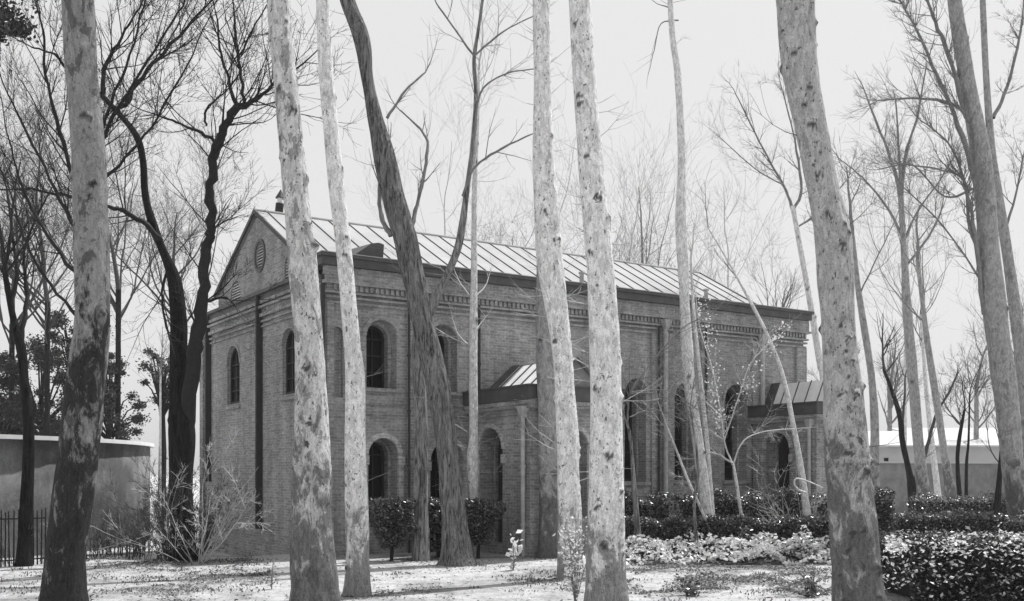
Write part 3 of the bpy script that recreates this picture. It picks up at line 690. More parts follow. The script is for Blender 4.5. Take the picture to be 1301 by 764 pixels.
tree('slender_tree', 'slim pale leaning tree in the hedge between the tall windows', None, 30.4,
     [(693, 898, 911), (650, 891, 905), (600, 884, 899), (550, 878, 892), (500, 870, 884), (450, 866, 881), (400, 864, 877), (345, 861.5, 875), (280, 858, 872), (200, 861, 871), (100, 857, 866), (50, 851, 859), (0, 848, 855)], 'b_slim', 'twigmid', knots=8, ext=3, crown=(5, 3, 2), stubs=8, sides=20, twl=0,
     paths=[[(862, 26, 2), (840, 30, 1.5), (832, 60, 1.2), (828, 76, 1)], [(851, 10, 2), (835, 5, 1)]])
tree('slender_tree', 'thin companion stem just right of the slim leaning tree', None, 30.8, [(685, 904, 911), (600, 899, 904), (540, 893, 899), (450, 884, 889), (390, 879, 883), (330, 876, 879)], 'b_slim', 'twig', knots=2, crown=(3, 1.6, 2), sides=10)
tree('slender_tree', 'bent bare whip crossing in front of the slim leaning tree', None, 29.6, [(690, 905, 909), (650, 890, 894), (610, 872, 876), (570, 857, 860), (540, 845, 848)], 'b_slim', 'twig', knots=2, crown=(3, 1.2, 2), sides=8, flare=0)
tree('plane_tree', 'broad grey plane trunk with dark pits standing before the second porch', GF, 15,
     [(800, 1058, 1128), (764, 1057, 1123), (700, 1055, 1116), (650, 1053, 1111), (600, 1050, 1105), (550, 1048, 1100), (500, 1047, 1096), (450, 1045, 1089), (400, 1043, 1085), (300, 1035, 1080), (200, 1018, 1057), (100, 997, 1041), (0, 986, 1033)], 'b_big', 'twigdark', sides=56, knots=70, amp=.07, ext=6, crown=(7, 5, 3), flare=.08, stubs=6)
tree('slender_tree', 'pale forked tree seen left of the broad pitted trunk', None, 39,
     [(660, 1052, 1066), (490, 1042, 1052), (465, 1038, 1047), (400, 1028, 1036), (330, 1016, 1023), (262, 1004, 1010)], 'b_slim', 'twigmid', knots=4, crown=None, sides=14, twl=2, twn=.25,
     paths=[[(1007, 266, 4.5), (995, 235, 3), (970, 190, 2.5), (945, 140, 2), (931, 112, 1)], [(1008, 266, 4.5), (1018, 240, 3.5), (1010, 180, 2.5), (998, 130, 1.5), (990, 100, 1)], [(1012, 290, 3), (1040, 270, 2), (1075, 230, 1.5)], [(995, 235, 2), (960, 215, 1.5), (915, 175, 1)]])
tree('slender_tree', 'thin leaning tree crossing the eaves above the second porch', None, 31.5,
     [(690, 1025, 1036), (610, 1015, 1024), (560, 1008, 1015), (480, 992, 998), (430, 974, 979), (395, 957, 962), (340, 928, 931), (290, 899, 901)], 'b_slim', 'twigmid', knots=3, crown=(3, 1.4, 1), sides=12)
tree('young_tree', 'dark young tree forking low in the flower bed right of the thickest pale trunk', None, 28.5,
     [(700, 808, 817), (640, 804, 811), (590, 801, 806), (560, 799.5, 803.5), (545, 798, 801)], 'r_mid', 'twigmid', knots=1, sides=10, twl=2, twn=.22, twL=(.4, 1.3),
     paths=[[(800, 560, 3), (797, 530, 2.8), (801, 500, 2.6), (815, 478, 2.4), (845, 440, 2.2), (870, 415, 2), (900, 400, 1.2)], [(799, 550, 2), (790, 520, 1.6), (770, 500, 1.3), (760, 490, 1)], [(800, 530, 2), (830, 520, 1.6), (870, 535, 1.2)], [(801, 500, 1.6), (830, 500, 1.3), (860, 512, 1)], [(798, 515, 1.6), (780, 480, 1.3), (775, 450, 1)], [(803, 498, 1.6), (850, 497, 1.2), (885, 520, 1)]])
tree('young_tree', 'crooked dark sapling stem rising from the ivy beside the slim leaning tree', None, 28,
     [(705, 884, 889), (640, 880, 884), (600, 885, 889), (560, 882, 885), (520, 876, 878)], 'r_mid', 'twigmid', knots=1, sides=8, crown=(4, 1.3, 2))
# blossoming tree
bl = tree('blossom_tree', 'small tree with white blossom before the second porch door', None, 30,
     [(690, 945, 950), (650, 939, 943.5), (610, 933, 937), (590, 930, 933.5)], 'b_slim', 'twig', knots=1, sides=10, twl=2, twn=.2, twL=(.3, 1.0),
     paths=[[(931, 592, 2.6), (920, 560, 2), (915, 520, 1.8), (905, 470, 2), (890, 420, 1.5), (883, 370, 1)], [(931, 592, 2.4), (945, 560, 1.8), (975, 548, 1.5), (1010, 545, 1.5)], [(920, 560, 1.8), (940, 500, 1.5), (955, 460, 1.5), (985, 430, 1)], [(917, 530, 2), (890, 505, 1.6), (870, 490, 1)], [(932, 590, 3), (905, 575, 2), (885, 590, 1.5)]])
def blossoms(parent, pts, Y, n_, spread, mat='blossom', size=.027):
    r_ = random.Random(5); v = []; f = []; o = parent.location
    for _ in range(n_):
        i = r_.randrange(len(pts) - 1); t = r_.random(); x = pts[i][0] * (1 - t) + pts[i + 1][0] * t; y = pts[i][1] * (1 - t) + pts[i + 1][1] * t
        p = W(x + r_.gauss(0, spread), y + r_.gauss(0, spread), Y + r_.uniform(-.3, .3)); s_ = size * r_.uniform(.6, 1.3)
        u_ = rnd_unit(r_); w_ = u_.orthogonal().normalized(); z_ = u_.cross(w_); b = len(v)
        for k in range(5): v.append(p - o + (w_ * math.cos(k * 1.2566) + z_ * math.sin(k * 1.2566)) * s_)
        f.append(tuple(range(b, b + 5)))
    link('blossom', v, f, M[mat], parent)
blossoms(bl, [(883, 368), (893, 400), (903, 430), (908, 470), (905, 500), (912, 540), (945, 500), (958, 470), (985, 430), (1000, 415)], 30, 430, 6)
tag(bl.children[-1])

# right background
GR = 'bare trees beyond the church on the right'
tree('bare_tree', 'plain grey trunk just right of the broad pitted trunk', GR, 44, [(664, 1107, 1121), (600, 1105, 1117), (540, 1106, 1117), (480, 1103, 1112), (420, 1094, 1103), (360, 1086, 1093), (300, 1080, 1086)], 'b_far', 'twigmid', knots=4, crown=(6, 4, 3), sides=14)
tree('bare_tree', 'bare tree with tall fan-shaped crown above the garden wall', GR, 52, [(655, 1166, 1186), (600, 1163, 1178), (560, 1160, 1173), (500, 1155, 1168), (400, 1147, 1159), (330, 1145, 1153), (250, 1141, 1148)], 'b_far', 'twigmid', knots=4, sides=16, twl=3, twn=.4, twL=(.6, 1.6),
     paths=[[(1144, 252, 6), (1135, 210, 4), (1115, 160, 3), (1100, 120, 2)], [(1145, 252, 6), (1150, 200, 4), (1165, 150, 3), (1175, 95, 2)], [(1146, 300, 4), (1125, 260, 3), (1095, 225, 2), (1070, 205, 1.5)], [(1147, 310, 4), (1165, 270, 3), (1190, 235, 2), (1215, 195, 1.5)], [(1144, 240, 4), (1142, 190, 3), (1138, 130, 2)], [(1150, 340, 4), (1180, 300, 3), (1195, 270, 2)]])
tree('bare_tree', 'dark low-forked tree in front of the garden wall', GR, 54, [(650, 1154, 1166), (620, 1153, 1166), (600, 1151, 1159), (560, 1143, 1150), (530, 1140, 1147), (495, 1130, 1135), (470, 1121, 1125)], 'r_black', 'twigdark', knots=2, sides=12, crown=(4, 3, 2), twl=1,
     paths=[[(1160, 612, 6), (1170, 595, 5), (1180, 560, 4), (1190, 525, 3.5), (1205, 500, 3), (1215, 478, 2)], [(1146, 545, 4), (1149, 510, 3), (1150, 480, 2)]])
tree('bare_tree', 'straight slanting trunk right of the fan-crowned tree', GR, 48, [(660, 1204, 1220), (628, 1201, 1215), (560, 1193, 1202), (500, 1184, 1193), (440, 1175, 1183), (400, 1171, 1177), (330, 1163, 1168)], 'b_far', 'twigmid', knots=3, sides=14, crown=(6, 4, 3))
tree('bare_tree', 'thinnest pale trunk between two grey ones on the right', GR, 56, [(650, 1190, 1199), (560, 1180, 1187), (480, 1173, 1178), (400, 1168, 1172)], 'b_slim', 'twigmid', knots=2, sides=10, crown=(6, 4, 2))
tree('bare_tree', 'small crooked dark tree before the pale sheds', GR, 50, [(648, 1217, 1224), (590, 1214, 1219), (560, 1216, 1221), (520, 1224, 1227)], 'r_black', 'twigdark', knots=2, sides=10, crown=(6, 2.4, 3))
tree('bare_tree', 'small dark sapling tree near the right end of the garden wall', GR, 52, [(648, 1225, 1230), (590, 1226, 1230), (560, 1229, 1232), (500, 1231, 1233)], 'r_black', 'twigdark', knots=1, sides=8, crown=(6, 2.2, 3))
tree('bare_tree', 'short stump-like dark trunk left of the great twin trunk', GR, 40, [(665, 1260, 1270), (610, 1266, 1273), (570, 1270, 1275)], 'r_black', 'twigdark', knots=1, sides=8, crown=(5, 2.5, 2))
tree('plane_tree', 'great twin grey trunk at the right edge with spreading boughs', 'tall plane trees at the right edge', 31,
     [(700, 1285, 1322), (640, 1280, 1310), (600, 1274, 1301), (500, 1263, 1292), (400, 1250, 1279), (300, 1243, 1268), (200, 1234, 1259), (120, 1222, 1242), (60, 1212, 1231), (0, 1204, 1221)], 'b_far', 'twigmid', knots=14, ext=4, crown=(5, 4, 3), sides=24, twl=2, twn=.16, twL=(.5, 1.5),
     paths=[[(1238, 222, 8), (1218, 160, 6), (1190, 95, 4.2), (1168, 45, 3.2), (1143, 0, 2.4)], [(1228, 150, 6), (1205, 70, 5), (1185, 20, 4), (1175, -10, 3)], [(1240, 170, 5), (1215, 135, 4), (1170, 125, 3), (1115, 128, 2)], [(1250, 330, 5), (1232, 290, 4), (1225, 230, 3), (1190, 215, 2.4), (1140, 208, 1.5)], [(1250, 400, 6), (1240, 310, 5), (1230, 250, 4), (1210, 190, 2.5), (1180, 160, 2)], [(1235, 240, 4), (1200, 250, 2.6), (1160, 210, 2), (1120, 215, 1.4)], [(1262, 380, 3), (1200, 290, 2), (1150, 240, 1.5)]])
tree('plane_tree', 'second slimmer grey trunk crossing the right edge', 'tall plane trees at the right edge', 34,
     [(690, 1310, 1330), (480, 1292, 1308), (400, 1283, 1298), (300, 1270, 1283), (200, 1256, 1266), (100, 1249, 1257), (0, 1245, 1252)], 'b_far', 'twigmid', knots=8, ext=4, crown=(5, 4, 3), sides=18, twl=3, twn=.3, twL=(.5, 1.5),
     paths=[[(1262, 150, 5), (1280, 110, 4), (1295, 50, 3), (1300, 10, 2)], [(1275, 300, 4), (1290, 250, 3), (1300, 200, 2)]])
r_ = random.Random(77)
for x, Y, h, lab in ((560, 46, 19, 'tall faint bare crown against the sky right of the dark leaning tree'), (800, 48, 20, 'tall faint bare crown right of the thickest pale trunk'), (925, 50, 20, 'tall faint bare crown between the slim leaning tree and the pitted trunk'), (700, 52, 21, 'faint bare crown high behind the pale centre trunks'), (1150, 62, 22, 'faint high bare crown behind the fan-crowned tree')):
    ytop = HY - (h * .6 - EYE) / Y * F
    tree('bare_tree', lab, 'distant bare trees behind the church', Y, [(HY + EYE / Y * F, x - 3, x + 3), ((HY + ytop) / 2 + 40, x - 2.5, x + 2), (ytop, x - 1, x + 1.4)], 'b_slim', 'twig', knots=2, sides=8, crown=(7, h * .3, 3))
for i, (x, Y, h, lab) in enumerate([(1060, 70, 10, 'distant pale bare tree behind the broad pitted trunk'), (1130, 85, 12, 'hazy distant bare tree over the left of the sheds'), (1240, 75, 11, 'distant bare tree over the right end of the sheds'),
                       (985, 62, 13, 'distant bare tree over the far roof end'), (880, 55, 12, 'bare tree crown rising behind the roof near the right vent'), (755, 50, 13, 'bare crown behind the roof beside the thickest pale trunk'), (640, 48, 12, 'faint bare crown behind the roof above the first porch'),
                       (820, 60, 16, 'tall fine bare crown behind the middle of the roof'), (1290, 60, 12, 'bare tree behind the great twin trunk')]):
    X = (x - CX) / F * Y; ytop = HY - (h * .75 - EYE) / Y * F
    tree('bare_tree', lab, 'distant bare trees behind the church', Y, [(HY + EYE / Y * F, x - 5, x + 5), ((HY + ytop) / 2 + 40, x - 3.5, x + 4), (ytop, x - 2, x + 3)], 'b_far', 'twigmid', knots=2, sides=10, crown=(9, h * .38, 3))

# left background
tree('dark_tree', 'black tree hidden behind the stained left trunk, its upswept boughs filling the top left', 'bare dark trees on the left', 22, [(745, 78, 96), (500, 88, 102), (400, 95, 107), (300, 101, 112), (240, 103, 113)], 'r_black', 'twigblack', knots=5, sides=16, twl=3, twn=.3, twL=(.7, 1.9), jit=.8,
     paths=[[(106, 250, 7), (125, 190, 5), (160, 120, 4), (205, 50, 3), (235, 0, 2)], [(108, 245, 6), (135, 150, 4), (165, 70, 3), (185, 0, 2)], [(104, 260, 6), (80, 180, 5), (60, 110, 4), (55, 40, 3)], [(102, 300, 6), (70, 240, 4), (35, 170, 3), (10, 120, 2)], [(100, 350, 6), (60, 300, 4), (30, 240, 3), (12, 180, 2)], [(112, 245, 5), (160, 200, 3.4), (200, 150, 3), (245, 70, 2)], [(96, 400, 5), (55, 350, 3.5), (30, 300, 3), (15, 250, 2)], [(84, 90, 4), (70, 70, 3), (40, 60, 2)]])
tree('slender_tree', 'thin straight pale trunk in the gap between the round building and the black twin tree', None, 42, [(690, 200, 205), (600, 201, 205), (540, 202, 205), (470, 203, 205)], 'b_slim', 'twigmid', knots=1, sides=8, crown=(4, 2, 2))
GL = 'bare dark trees on the left'
tree('dark_tree', 'black twin-stemmed tree between the round building and the church', GL, 26,
     [(713, 218, 250), (650, 216, 246), (590, 216, 246), (540, 215, 247), (500, 215, 238), (450, 216, 238), (390, 215, 236), (350, 211, 229), (318, 201, 213), (290, 189, 202), (250, 180, 189), (204, 177, 186), (172, 168, 177), (140, 142, 151), (118, 122, 130)], 'r_black', 'twigblack', knots=8, amp=.1, sides=20, jit=.75, twl=3, twn=.26, twL=(.9, 2.3),
     paths=[[(234, 560, 20), (243, 482, 19), (252, 430, 18), (259, 373, 15), (262, 320, 13), (268, 290, 12), (268, 235, 11), (275, 188, 11), (284, 165, 10), (302, 137, 8), (325, 128, 5), (347, 108, 3)],
            [(203, 306, 9), (185, 284, 7), (160, 271, 6), (138, 262, 5), (92, 251, 4), (50, 242, 3), (0, 241, 2)], [(277, 182, 6), (250, 167, 4), (225, 156, 3), (195, 145, 2)], [(302, 135, 6), (290, 100, 4), (280, 60, 3), (275, 20, 2)], [(310, 133, 5), (306, 90, 4), (300, 55, 3), (297, 10, 2)], [(305, 70, 3), (325, 30, 2), (340, 5, 1.5)], [(262, 160, 3), (262, 140, 3), (288, 115, 2)],
            [(150, 145, 7), (175, 105, 5), (210, 65, 4), (250, 20, 3)], [(128, 122, 7), (135, 80, 5), (160, 40, 3), (180, 5, 2)], [(212, 345, 4), (205, 380, 3), (213, 420, 3)], [(256, 385, 4), (285, 378, 3), (300, 390, 1.5)]], stubs=12)
tree('dark_tree', 'forked dark trunk in front of the round building at the far left', GL, 24.5, [(700, 22, 40), (560, 30, 43), (480, 25, 36), (440, 20, 32), (400, 12, 20), (360, 5, 12), (340, 2, 8)], 'r_black', 'twigblack', knots=5, sides=14, twl=3, twn=.4, twL=(.7, 1.7), crown=(4, 3, 3),
     paths=[[(26, 440, 8), (32, 400, 6), (34, 360, 5), (30, 320, 4), (45, 280, 3)], [(14, 385, 6), (22, 350, 5), (16, 300, 4), (10, 250, 3)], [(9, 350, 5), (2, 300, 3)]])
for i, (x, Y, h, lab, nb) in enumerate([(60, 56, 25, 'dense bare crown behind the stained left trunk', 16), (150, 60, 28, 'tall bare crown of upswept twigs left of the black twin tree', 16), (15, 58, 23, 'fine twiggy crown at the left edge', 14), (222, 62, 26, 'bare upswept crown high behind the black twin tree', 14)]):
    tree('bare_tree', lab, GL, Y, [(HY + EYE / Y * F, x - 4, x + 4), (500, x - 3.4, x + 3.4), (HY - (h * .45 - EYE) / Y * F, x - 3, x + 4)], 'r_black', 'twigdark', knots=2, sides=10, crown=(nb - 7, h * .36, 4))

# ------------------------------------------------------------ foliage
def leaves(pts, size, r_, flat=.0, aspect=.62):
    v = []; f = []
    for p in pts:
        n_ = rnd_unit(r_)
        if flat: n_ = (n_ + Vector((0, 0, flat if n_.z > 0 else -flat))).normalized()
        a_ = n_.orthogonal().normalized(); a_ = Matrix.Rotation(r_.uniform(0, 6.28), 3, n_) @ a_; b_ = n_.cross(a_); s_ = size * r_.uniform(.6, 1.35); k = len(v)
        c = n_ * s_ * .18
        v += [p - a_ * s_, p - a_ * s_ * .1 + b_ * s_ * aspect + c, p + a_ * s_, p - a_ * s_ * .1 - b_ * s_ * aspect + c]; f.append((k, k + 1, k + 2, k + 3))
    return v, f
def evergreen(name, label, group, x, Y, zc, rx, rz, n_, trunkx=None, mat='leafdark', size=.075, seed=1, dens=26):
    r_ = random.Random(seed); X = (x - CX) / F * Y; o = Vector((X, Y, gz(X, Y))); root = empty(name, o, 0, label=label, cat='tree', group=group)
    q = MB().tube([(0, 0, -.2), (.1, 0, zc * .5), (0, .1, zc + rz * .4)], [.22, .17, .06], 10); pts = []
    cl = []
    for _ in range(dens):
        u_ = rnd_unit(r_) * r_.uniform(.25, 1) ** .5; c = Vector((u_.x * rx, u_.y * rx, zc + u_.z * rz)); cl.append((c, r_.uniform(.14, .34) * rx))
        q.tube([(0, 0, min(c.z, zc) * .8), tuple(c * .6 + Vector((0, 0, c.z * .35))), tuple(c)], [.07, .04, .015], 4, cap=False)
    for _ in range(n_):
        c, rr = r_.choice(cl); u_ = rnd_unit(r_) * rr * abs(r_.gauss(0, .62)); pts.append(c + Vector((u_.x, u_.y, u_.z * .7)))
    q.build('trunk', M['r_black'], root); v, f = leaves(pts, size, r_); link('crown', v, f, M[mat], root)
GE = 'dark evergreens behind the round building'
evergreen('evergreen_tree', 'broad dark evergreen behind the round building, left of the stained trunk', GE, 52, 60, 6.6, 3.0, 4.2, 34000, seed=1, dens=60)
evergreen('evergreen_tree', 'dark evergreen peeking out right of the stained trunk', GE, 140, 60, 5.6, 1.7, 3.8, 17000, seed=2, dens=44)
evergreen('evergreen_tree', 'lower dark evergreen at the left edge above the coping', GE, 0, 58, 5.0, 2.2, 2.9, 15000, seed=3, dens=40)
evergreen('evergreen_tree', 'tallest dark evergreen top just left of the stained trunk', GE, 98, 63, 8.2, 2.1, 4.4, 24000, seed=4, dens=54)
evergreen('evergreen_tree', 'thin evergreen with small leaf clumps behind the black twin tree', GE, 205, 56, 7.6, 1.7, 1.6, 4200, seed=5, dens=26)
evergreen('pine_tree', 'tall dark pine whose crown fills the top left corner', None, -92, 24, 13.2, 2.1, 3.2, 26000, seed=6, dens=36, size=.06)

def hedge(name, label, a, b_, h, th, n_, mat='leafhedge', size=.042, seed=1, group=None, cat='hedge', flatlid=.3, core=True):
    """clipped hedge between two ground points: leaf skin over a solid dark core standing in for inner shade"""
    r_ = random.Random(seed); a = Vector(a); b_ = Vector(b_); L = (b_ - a).length; d = (b_ - a) / L; nrm = Vector((-d.y, d.x, 0)); o = Vector((a.x, a.y, 0))
    root = empty(name, o, 0, label=label, cat=cat, group=group); pts = []
    for _ in range(n_):
        x = r_.uniform(-.03 * L, 1.03 * L) if L > 2 else r_.uniform(0, L); k = r_.random(); hh = h * (1 + .13 * noise.noise(Vector((x * 1.3, seed, 0))) * 2 + .06 * noise.noise(Vector((x * 5, seed, 9))))
        tt = th * (1 + .15 * noise.noise(Vector((x * 1.1, seed, 5))) * 2)
        if k < .35: y = r_.uniform(-.5, .5) * tt; z = hh + r_.gauss(0, .05)
        elif k < .8: y = (-.5 if r_.random() < .75 else .5) * tt + r_.gauss(0, .05); z = r_.uniform(.05, 1) * hh
        else: y = r_.uniform(-.5, .5) * tt; z = r_.uniform(.3, 1) * hh
        p = a + d * x + nrm * -y * -1; p.z = gz(p.x, p.y) + z; pts.append(p - o)
    v, f = leaves(pts, size, r_, flatlid); link('leaves', v, f, M[mat], root)
    if core:
        q = MB(); n2 = max(2, int(L / .35)); k = th * .36
        for i in range(n2):
            x0, x1 = .25 * (L > 2) + (L - .4 * (L > 2)) * i / n2, .25 * (L > 2) + (L - .4 * (L > 2)) * (i + 1) / n2; p = a + d * x0; p2 = a + d * x1; hh = h * (.86 + .09 * noise.noise(Vector((x0 * 1.3, seed, 0))))
            q.prism([p - o + nrm * k + Vector((0, 0, .04)), p2 - o + nrm * k + Vector((0, 0, .04)), p2 - o - nrm * k + Vector((0, 0, .04)), p - o - nrm * k + Vector((0, 0, .04))], (0, 0, hh))
        q.build('stems', M['core'], root)  # solid dark prisms: shade inside the foliage put in as colour
    return root
GH = 'clipped hedges before the church'
hedge('clipped_hedge', 'clipped dark hedge between the thickest pale trunk and the tall downpipe', G(772, 31), G(843, 31.6), 1.4, .9, 7000, seed=1, group=GH)
hedge('clipped_hedge', 'long clipped hedge under the last tall windows and second porch door', G(862, 31.6), G(1052, 32.4), 1.45, .9, 17000, seed=2, group=GH)
hedge('clipped_hedge', 'lower front hedge edging the pale ivy bed', G(786, 29.8), G(1058, 30.2), .82, .8, 19000, seed=3, group=GH)
hedge('clipped_hedge', 'tall rounded hedge clump right of the broad pitted trunk', G(1100, 28.5), G(1128, 28.5), 1.6, .9, 2600, seed=4, group=GH)
hedge('clipped_hedge', 'low dark hedge beyond the ivy in front of the garden wall', G(1165, 40), G(1340, 42), 1.2, 1.0, 8000, seed=5, group=GH)
hedge('clipped_hedge', 'low hedge running right behind the ivy bed toward the right edge', G(1128, 30), G(1330, 30), .95, 1.2, 9000, seed=6, group=GH)
nh = hedge('clipped_hedge', 'near dark hedge filling the bottom right corner', G(1130, 18.4), G(1360, 18.4), .95, 2.6, 42000, seed=7, group=GH, size=.042, mat='leafnear')
r_ = random.Random(3); pts = []
for _ in range(3000):
    p = G(r_.uniform(1125, 1365), r_.uniform(17.0, 19.6)); p.z += .97 + .12 * noise.noise(Vector((p.x * 1.3, p.y * 2, 0))) + r_.gauss(0, .05); pts.append(p - nh.location)
for _ in range(600):
    p = G(r_.uniform(1122, 1365), 17.0 + r_.gauss(0, .12)); p.z += .95 * r_.random() ** .6; pts.append(p - nh.location)
v, f = leaves(pts, .04, r_, .5); link('pale_leaves', v, f, M['ivy'], nh)  # pale leaves scattered over the top and front of the near hedge
hedge('clipped_hedge', 'narrow hedge clump beside the porch pipe, behind the grey trunk', G(668, 28), G(692, 28), 1.35, .5, 1400, seed=8, group=GH)

def clipped_bush(label, x, Y, wd, zt, zb, n_, seed):
    r_ = random.Random(seed); p = G(x, Y); root = empty('clipped_bush', p, 0, label=label, cat='bush', group='clipped bushes before the lower windows'); pts = []
    for _ in range(n_):
        t = r_.random() ** .6; z = zb + (zt - zb) * t; k = r_.random(); rr = wd * (.35 + .65 * t ** .7) * 1
        a_ = r_.uniform(0, 6.28); rr *= 1 + .38 * noise.noise(Vector((math.cos(a_) * 1.6, math.sin(a_) * 1.6, z * 2.5 + seed * 7))); e = r_.uniform(.7, 1.12)
        if r_.random() < .3: z = zt + r_.gauss(0, .04); e = r_.random() ** .5
        pts.append(Vector((math.cos(a_) * rr * e, math.sin(a_) * rr * e, z)))
    v, f = leaves(pts, .042, r_, .3); link('leaves', v, f, M['leafhedge'], root)
    q = MB().tube([(0, 0, -.1), (.03, 0, zb + .2)], .05, 6); q.tube([(0, 0, zb + .05), (0, 0, zb + .3), (0, 0, zt - .1)], [wd * .2, wd * .4, wd * .6], 12); q.build('stem', M['core'], root)  # the wide tapered tube is a dark core put in as inner shade
clipped_bush('clipped dark bush on a short stem below the first lower window', 497, 25.9, .64, 1.45, .3, 6500, 1)
clipped_bush('clipped bush squeezed between the two furrowed trunks', 556, 27.1, .62, 1.42, .1, 6000, 2)
clipped_bush('clipped bush just right of the dark leaning tree, before the porch', 607, 26.8, .58, 1.42, .3, 5600, 3)

# ivy bed (uncountable ground cover)
def bed(name, label, quad, n_, h, mat, size, seed, wob=.6, flat=.8, thr=None, thrs=1.0):
    r_ = random.Random(seed); pts = []
    for _ in range(n_):
        u_, t = r_.random(), r_.random(); xa, xb, Ya, Yb = quad; Y = Ya + (Yb - Ya) * t; x = xa + (xb - xa) * u_; p = G(x, Y)
        if thr is not None and noise.noise(Vector((p.x * .9, p.y * .7, seed))) + .5 * noise.noise(Vector((p.x * 3, p.y * 3, seed))) + r_.gauss(0, .1) < thr: continue
        hh = h * (.55 + wob * noise.noise(Vector((p.x * 1.6, p.y * 1.6, 0))) + .25 * noise.noise(Vector((p.x * 5, p.y * 5, 4))))
        p.z += max(.02, hh * r_.uniform(.5, 1.1)); pts.append(p)
    v, f = leaves(pts, size, r_, flat); return tag(link(name, v, f, M[mat]), label, 'ground cover', None, 'stuff')
bed('ivy_bed', 'bright pale-leaved ivy covering the bed before the hedges', (792, 1066, 24.6, 29.4), 5600, .5, 'ivy', .068, 1, .9, flat=.35)
bed('ivy_bed', 'bright ivy leaves right of the broad pitted trunk', (1095, 1350, 21, 29.6), 5200, .55, 'ivy', .075, 2, .9, flat=.35)
bed('ivy_shade', 'dark leaf layer added beneath the ivy as shade in its gaps', (790, 1350, 25.0, 29.8), 14000, .4, 'leafdark', .08, 3)  # dark leaves put in so the gaps between ivy leaves look shaded
def tufts(name, label, regions, blades, mat, seed, h=(.06, .2)):
    r_ = random.Random(seed); v = []; f = []
    for (xa, xb, Ya, Yb, cnt, sp) in regions:
        for _ in range(cnt):
            c = G(r_.uniform(xa, xb), r_.uniform(Ya, Yb)); ss = r_.uniform(.4, 1.2) * sp
            for _ in range(blades):
                p = c + Vector((r_.gauss(0, ss), r_.gauss(0, ss), 0)); p.z = gz(p.x, p.y) - .01; L_ = r_.uniform(*h); d = Vector((r_.gauss(0, .5), r_.gauss(0, .5), 1)).normalized() * L_; sd_ = Vector((r_.uniform(-1, 1), r_.uniform(-1, 1), 0)).normalized() * .012; k = len(v)
                v += [p - sd_, p + sd_, p + d * .6 + sd_ * .8 + Vector((0, 0, .01)), p + d, p + d * .6 - sd_ * .8]; f.append((k, k + 1, k + 2, k + 3, k + 4))
    return tag(link(name, v, f, M[mat]), label, 'grass', None, 'stuff')
M['grass'] = leafm('dry_grass', .16, .6, .3, .2, .7)
tufts('grass', 'rough grass tufts on the bare earth', [(790, 1060, 17, 24, 24, .2), (100, 340, 19, 28, 40, .2), (190, 340, 24.5, 26.5, 30, .2), (470, 760, 17.5, 27, 16, .12), (0, 120, 17, 24, 25, .2), (1100, 1301, 19, 22, 40, .25), (640, 760, 20, 23, 24, .18)], 22, 'grass', 4, (.03, .08))
bed('weeds', 'low weeds and leaf litter before the ivy bed', (795, 1058, 18.2, 23.8), 16000, .13, 'weed', .03, 9, 1.4, thr=.12)
bed('weeds', 'thin weeds at the foot of the twiggy shrub', (120, 345, 22, 27), 9000, .09, 'weed', .028, 10, 1.4, thr=.15)
bed('weeds', 'low creeping weeds on the left foreground', (60, 345, 17.5, 22), 5000, .07, 'weed', .026, 11, 1.4, thr=.2)
bed('weeds', 'low creeping weeds on the path between the trunks', (470, 760, 17.5, 24), 4000, .06, 'weed', .024, 12, 1.4, thr=.24)
# fallen leaves
r_ = random.Random(12); pts = []
for _ in range(2600):
    p = G(r_.uniform(-80, 1380), 15 + 16 * r_.random() ** 1.3); p.z += .015; pts.append(p)
for (x_, Y_) in ((82, 15.2), (401, 16.5), (454, 18.6), (581, 25), (724, 21.6), (770, 16.6), (1091, 15), (697, 27), (535, 26.2)):
    for _ in range(260):
        p = G(x_, Y_); a_ = r_.uniform(0, 6.28); d_ = .25 + abs(r_.gauss(0, .45)); p.x += math.cos(a_) * d_; p.y += math.sin(a_) * d_; p.z = gz(p.x, p.y) + .015; pts.append(p)
v, f = leaves(pts, .035, r_, 2.5); M['litter'] = leafm('leaf_litter', .16, .8, .2, 0, .8); tag(link('leaf_litter', v, f, M['litter']), 'scattered fallen leaves on the earth', 'leaf litter', None, 'stuff')

# twiggy shrubs
def twiggy(label, x, Y, n_, L, seed, lean=.75, mat='twig', base=.35, lv=2, group=None):
    r_ = random.Random(seed); p = G(x, Y); root = empty('twiggy_shrub', p, 0, label=label, cat='shrub', group=group); q = MB()
    for _ in range(n_):
        a_ = r_.uniform(0, 6.28); d = Vector((math.cos(a_) * lean * r_.uniform(.2, 1.2), math.sin(a_) * lean * r_.uniform(.2, 1), 1)); b_ = Vector((math.cos(a_) * base * r_.random(), math.sin(a_) * base * r_.random(), -.05))
        grow(q, b_, d, L * r_.uniform(.5, 1.05), .014, lv, r_, up=.02, wob=.14, kids=(3, 6), ratio=(.25, .5), minr=.0045)
    q.build('stems', M[mat], root, True); return root
twiggy('pale fan-shaped leafless shrub at the foot of the black twin tree', 248, 25.2, 15, 2.7, 1, 1.1, 'twig', .35, 3)
twiggy('darker leafless shrub left of the black twin tree', 226, 26.0, 60, 2.3, 2, .7, 'twigdark', .5, 3)
twiggy('thin brush growing against the round building', 145, 31, 70, 1.6, 3, .5, 'twigdark', 2.2)
twiggy('thin brush behind the left picket fence', 20, 25.5, 30, 1.7, 4, .5, 'twigmid', 1.4)
twiggy('tangled pale brush before the second porch', 1020, 30.6, 16, 2.6, 5, .5, 'twig', .8)
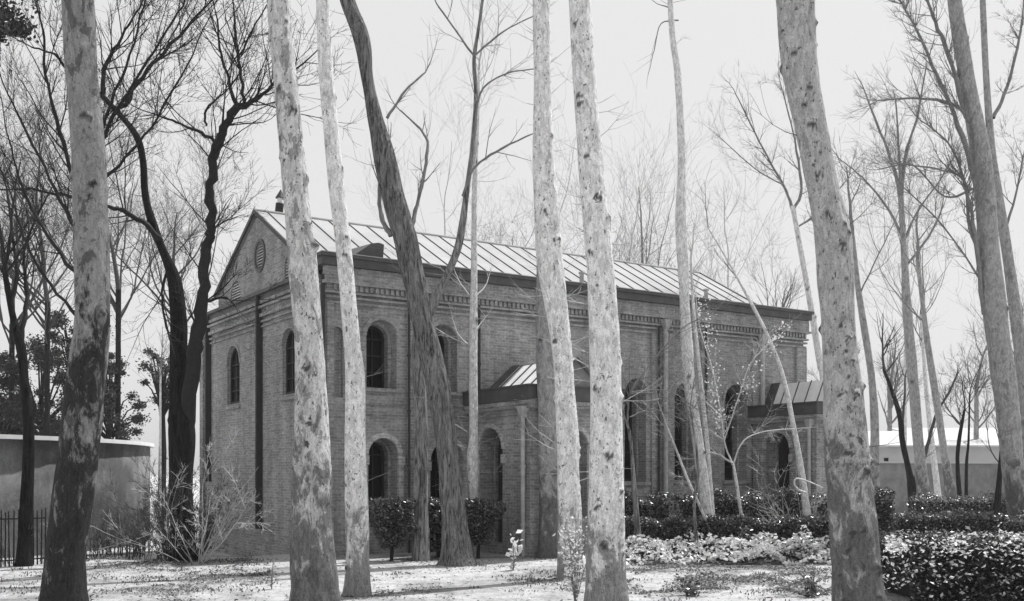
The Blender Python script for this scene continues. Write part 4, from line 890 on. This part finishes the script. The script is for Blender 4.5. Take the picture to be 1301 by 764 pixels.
# leafy young plants
def leafy(label, x, Y, h, wd, n_, seed, size=.07, mat='ivy', stems=5):
    r_ = random.Random(seed); p = G(x, Y); root = empty('leafy_plant', p, 0, label=label, cat='plant'); q = MB(); pts = []
    for _ in range(stems):
        a_ = r_.uniform(0, 6.28); e = Vector((math.cos(a_) * wd * r_.random(), math.sin(a_) * wd * r_.random(), h * r_.uniform(.5, 1))); q.tube([(0, 0, -.05), tuple(e * .5 + Vector((0, 0, .1))), tuple(e)], [.012, .009, .004], 4)
        for _ in range(n_ // stems): t = r_.uniform(.15, 1.02); pts.append(e * t + Vector((r_.gauss(0, .06), r_.gauss(0, .06), r_.gauss(0, .05))))
    q.build('stem', M['twigmid'], root); v, f = leaves(pts, size, r_, .4); link('leaves', v, f, M[mat], root)
leafy('young plant with a few big pale leaves on the path before the porch', 652, 23.5, 1.05, .22, 46, 1, .075)
leafy('ivy clump climbing at the foot of the thickest pale trunk', 731, 17.6, 1.6, .3, 420, 2, .035, 'ivy', 9)
leafy('small leafy sprig on the bright earth near the mottled trunk', 345, 19.5, .6, .2, 40, 3, .03, 'leafhedge')
leafy('small weed clump at the bottom right of the centre', 880, 18.4, .4, .4, 160, 4, .04, 'leafhedge', 8)
leafy('dark weed clump left of the broad pitted trunk', 1032, 18.2, .45, .3, 160, 5, .04, 'leafhedge', 8)
leafy('dark leafy clump where the low hedges meet', 946, 28.6, .8, .35, 300, 6, .055, 'leafhedge', 8)
# pale bent branch on the hedge
pb = [W(1024, 626, 30.8), W(1014, 622, 30.8), W(1009, 614, 30.8), W(1013, 608, 30.8), W(1030, 613, 30.8), W(1045, 620, 30.8)]
PP = catmull([list(q) for q in pb], 5); q = MB().tube(PP, [.03 - .0006 * i * (1 + math.sin(i * 2.1) * .3) for i in range(len(PP))], 8); o_ = pb[0]
tag(q.build('bent_branch', M['white'], None, True, origin=o_), 'bright bent bare branch hooked over the long hedge', 'branch').location = o_

# ------------------------------------------------------------ thin even haze
m = bpy.data.materials.new('haze'); m.use_nodes = True; n = m.node_tree; n.nodes.remove(n.nodes['Principled BSDF'])
pv = N(n, 'ShaderNodeVolumePrincipled'); pv.inputs['Color'].default_value = g(.95); pv.inputs['Density'].default_value = .0005; n.links.new(pv.outputs[0], n.nodes['Material Output'].inputs['Volume'])
tag(MB().box(-90, 90, -6, 130, -3, 34).build('haze', m), 'thin pale haze in the air', 'haze', None, 'stuff').display_type = 'WIRE'
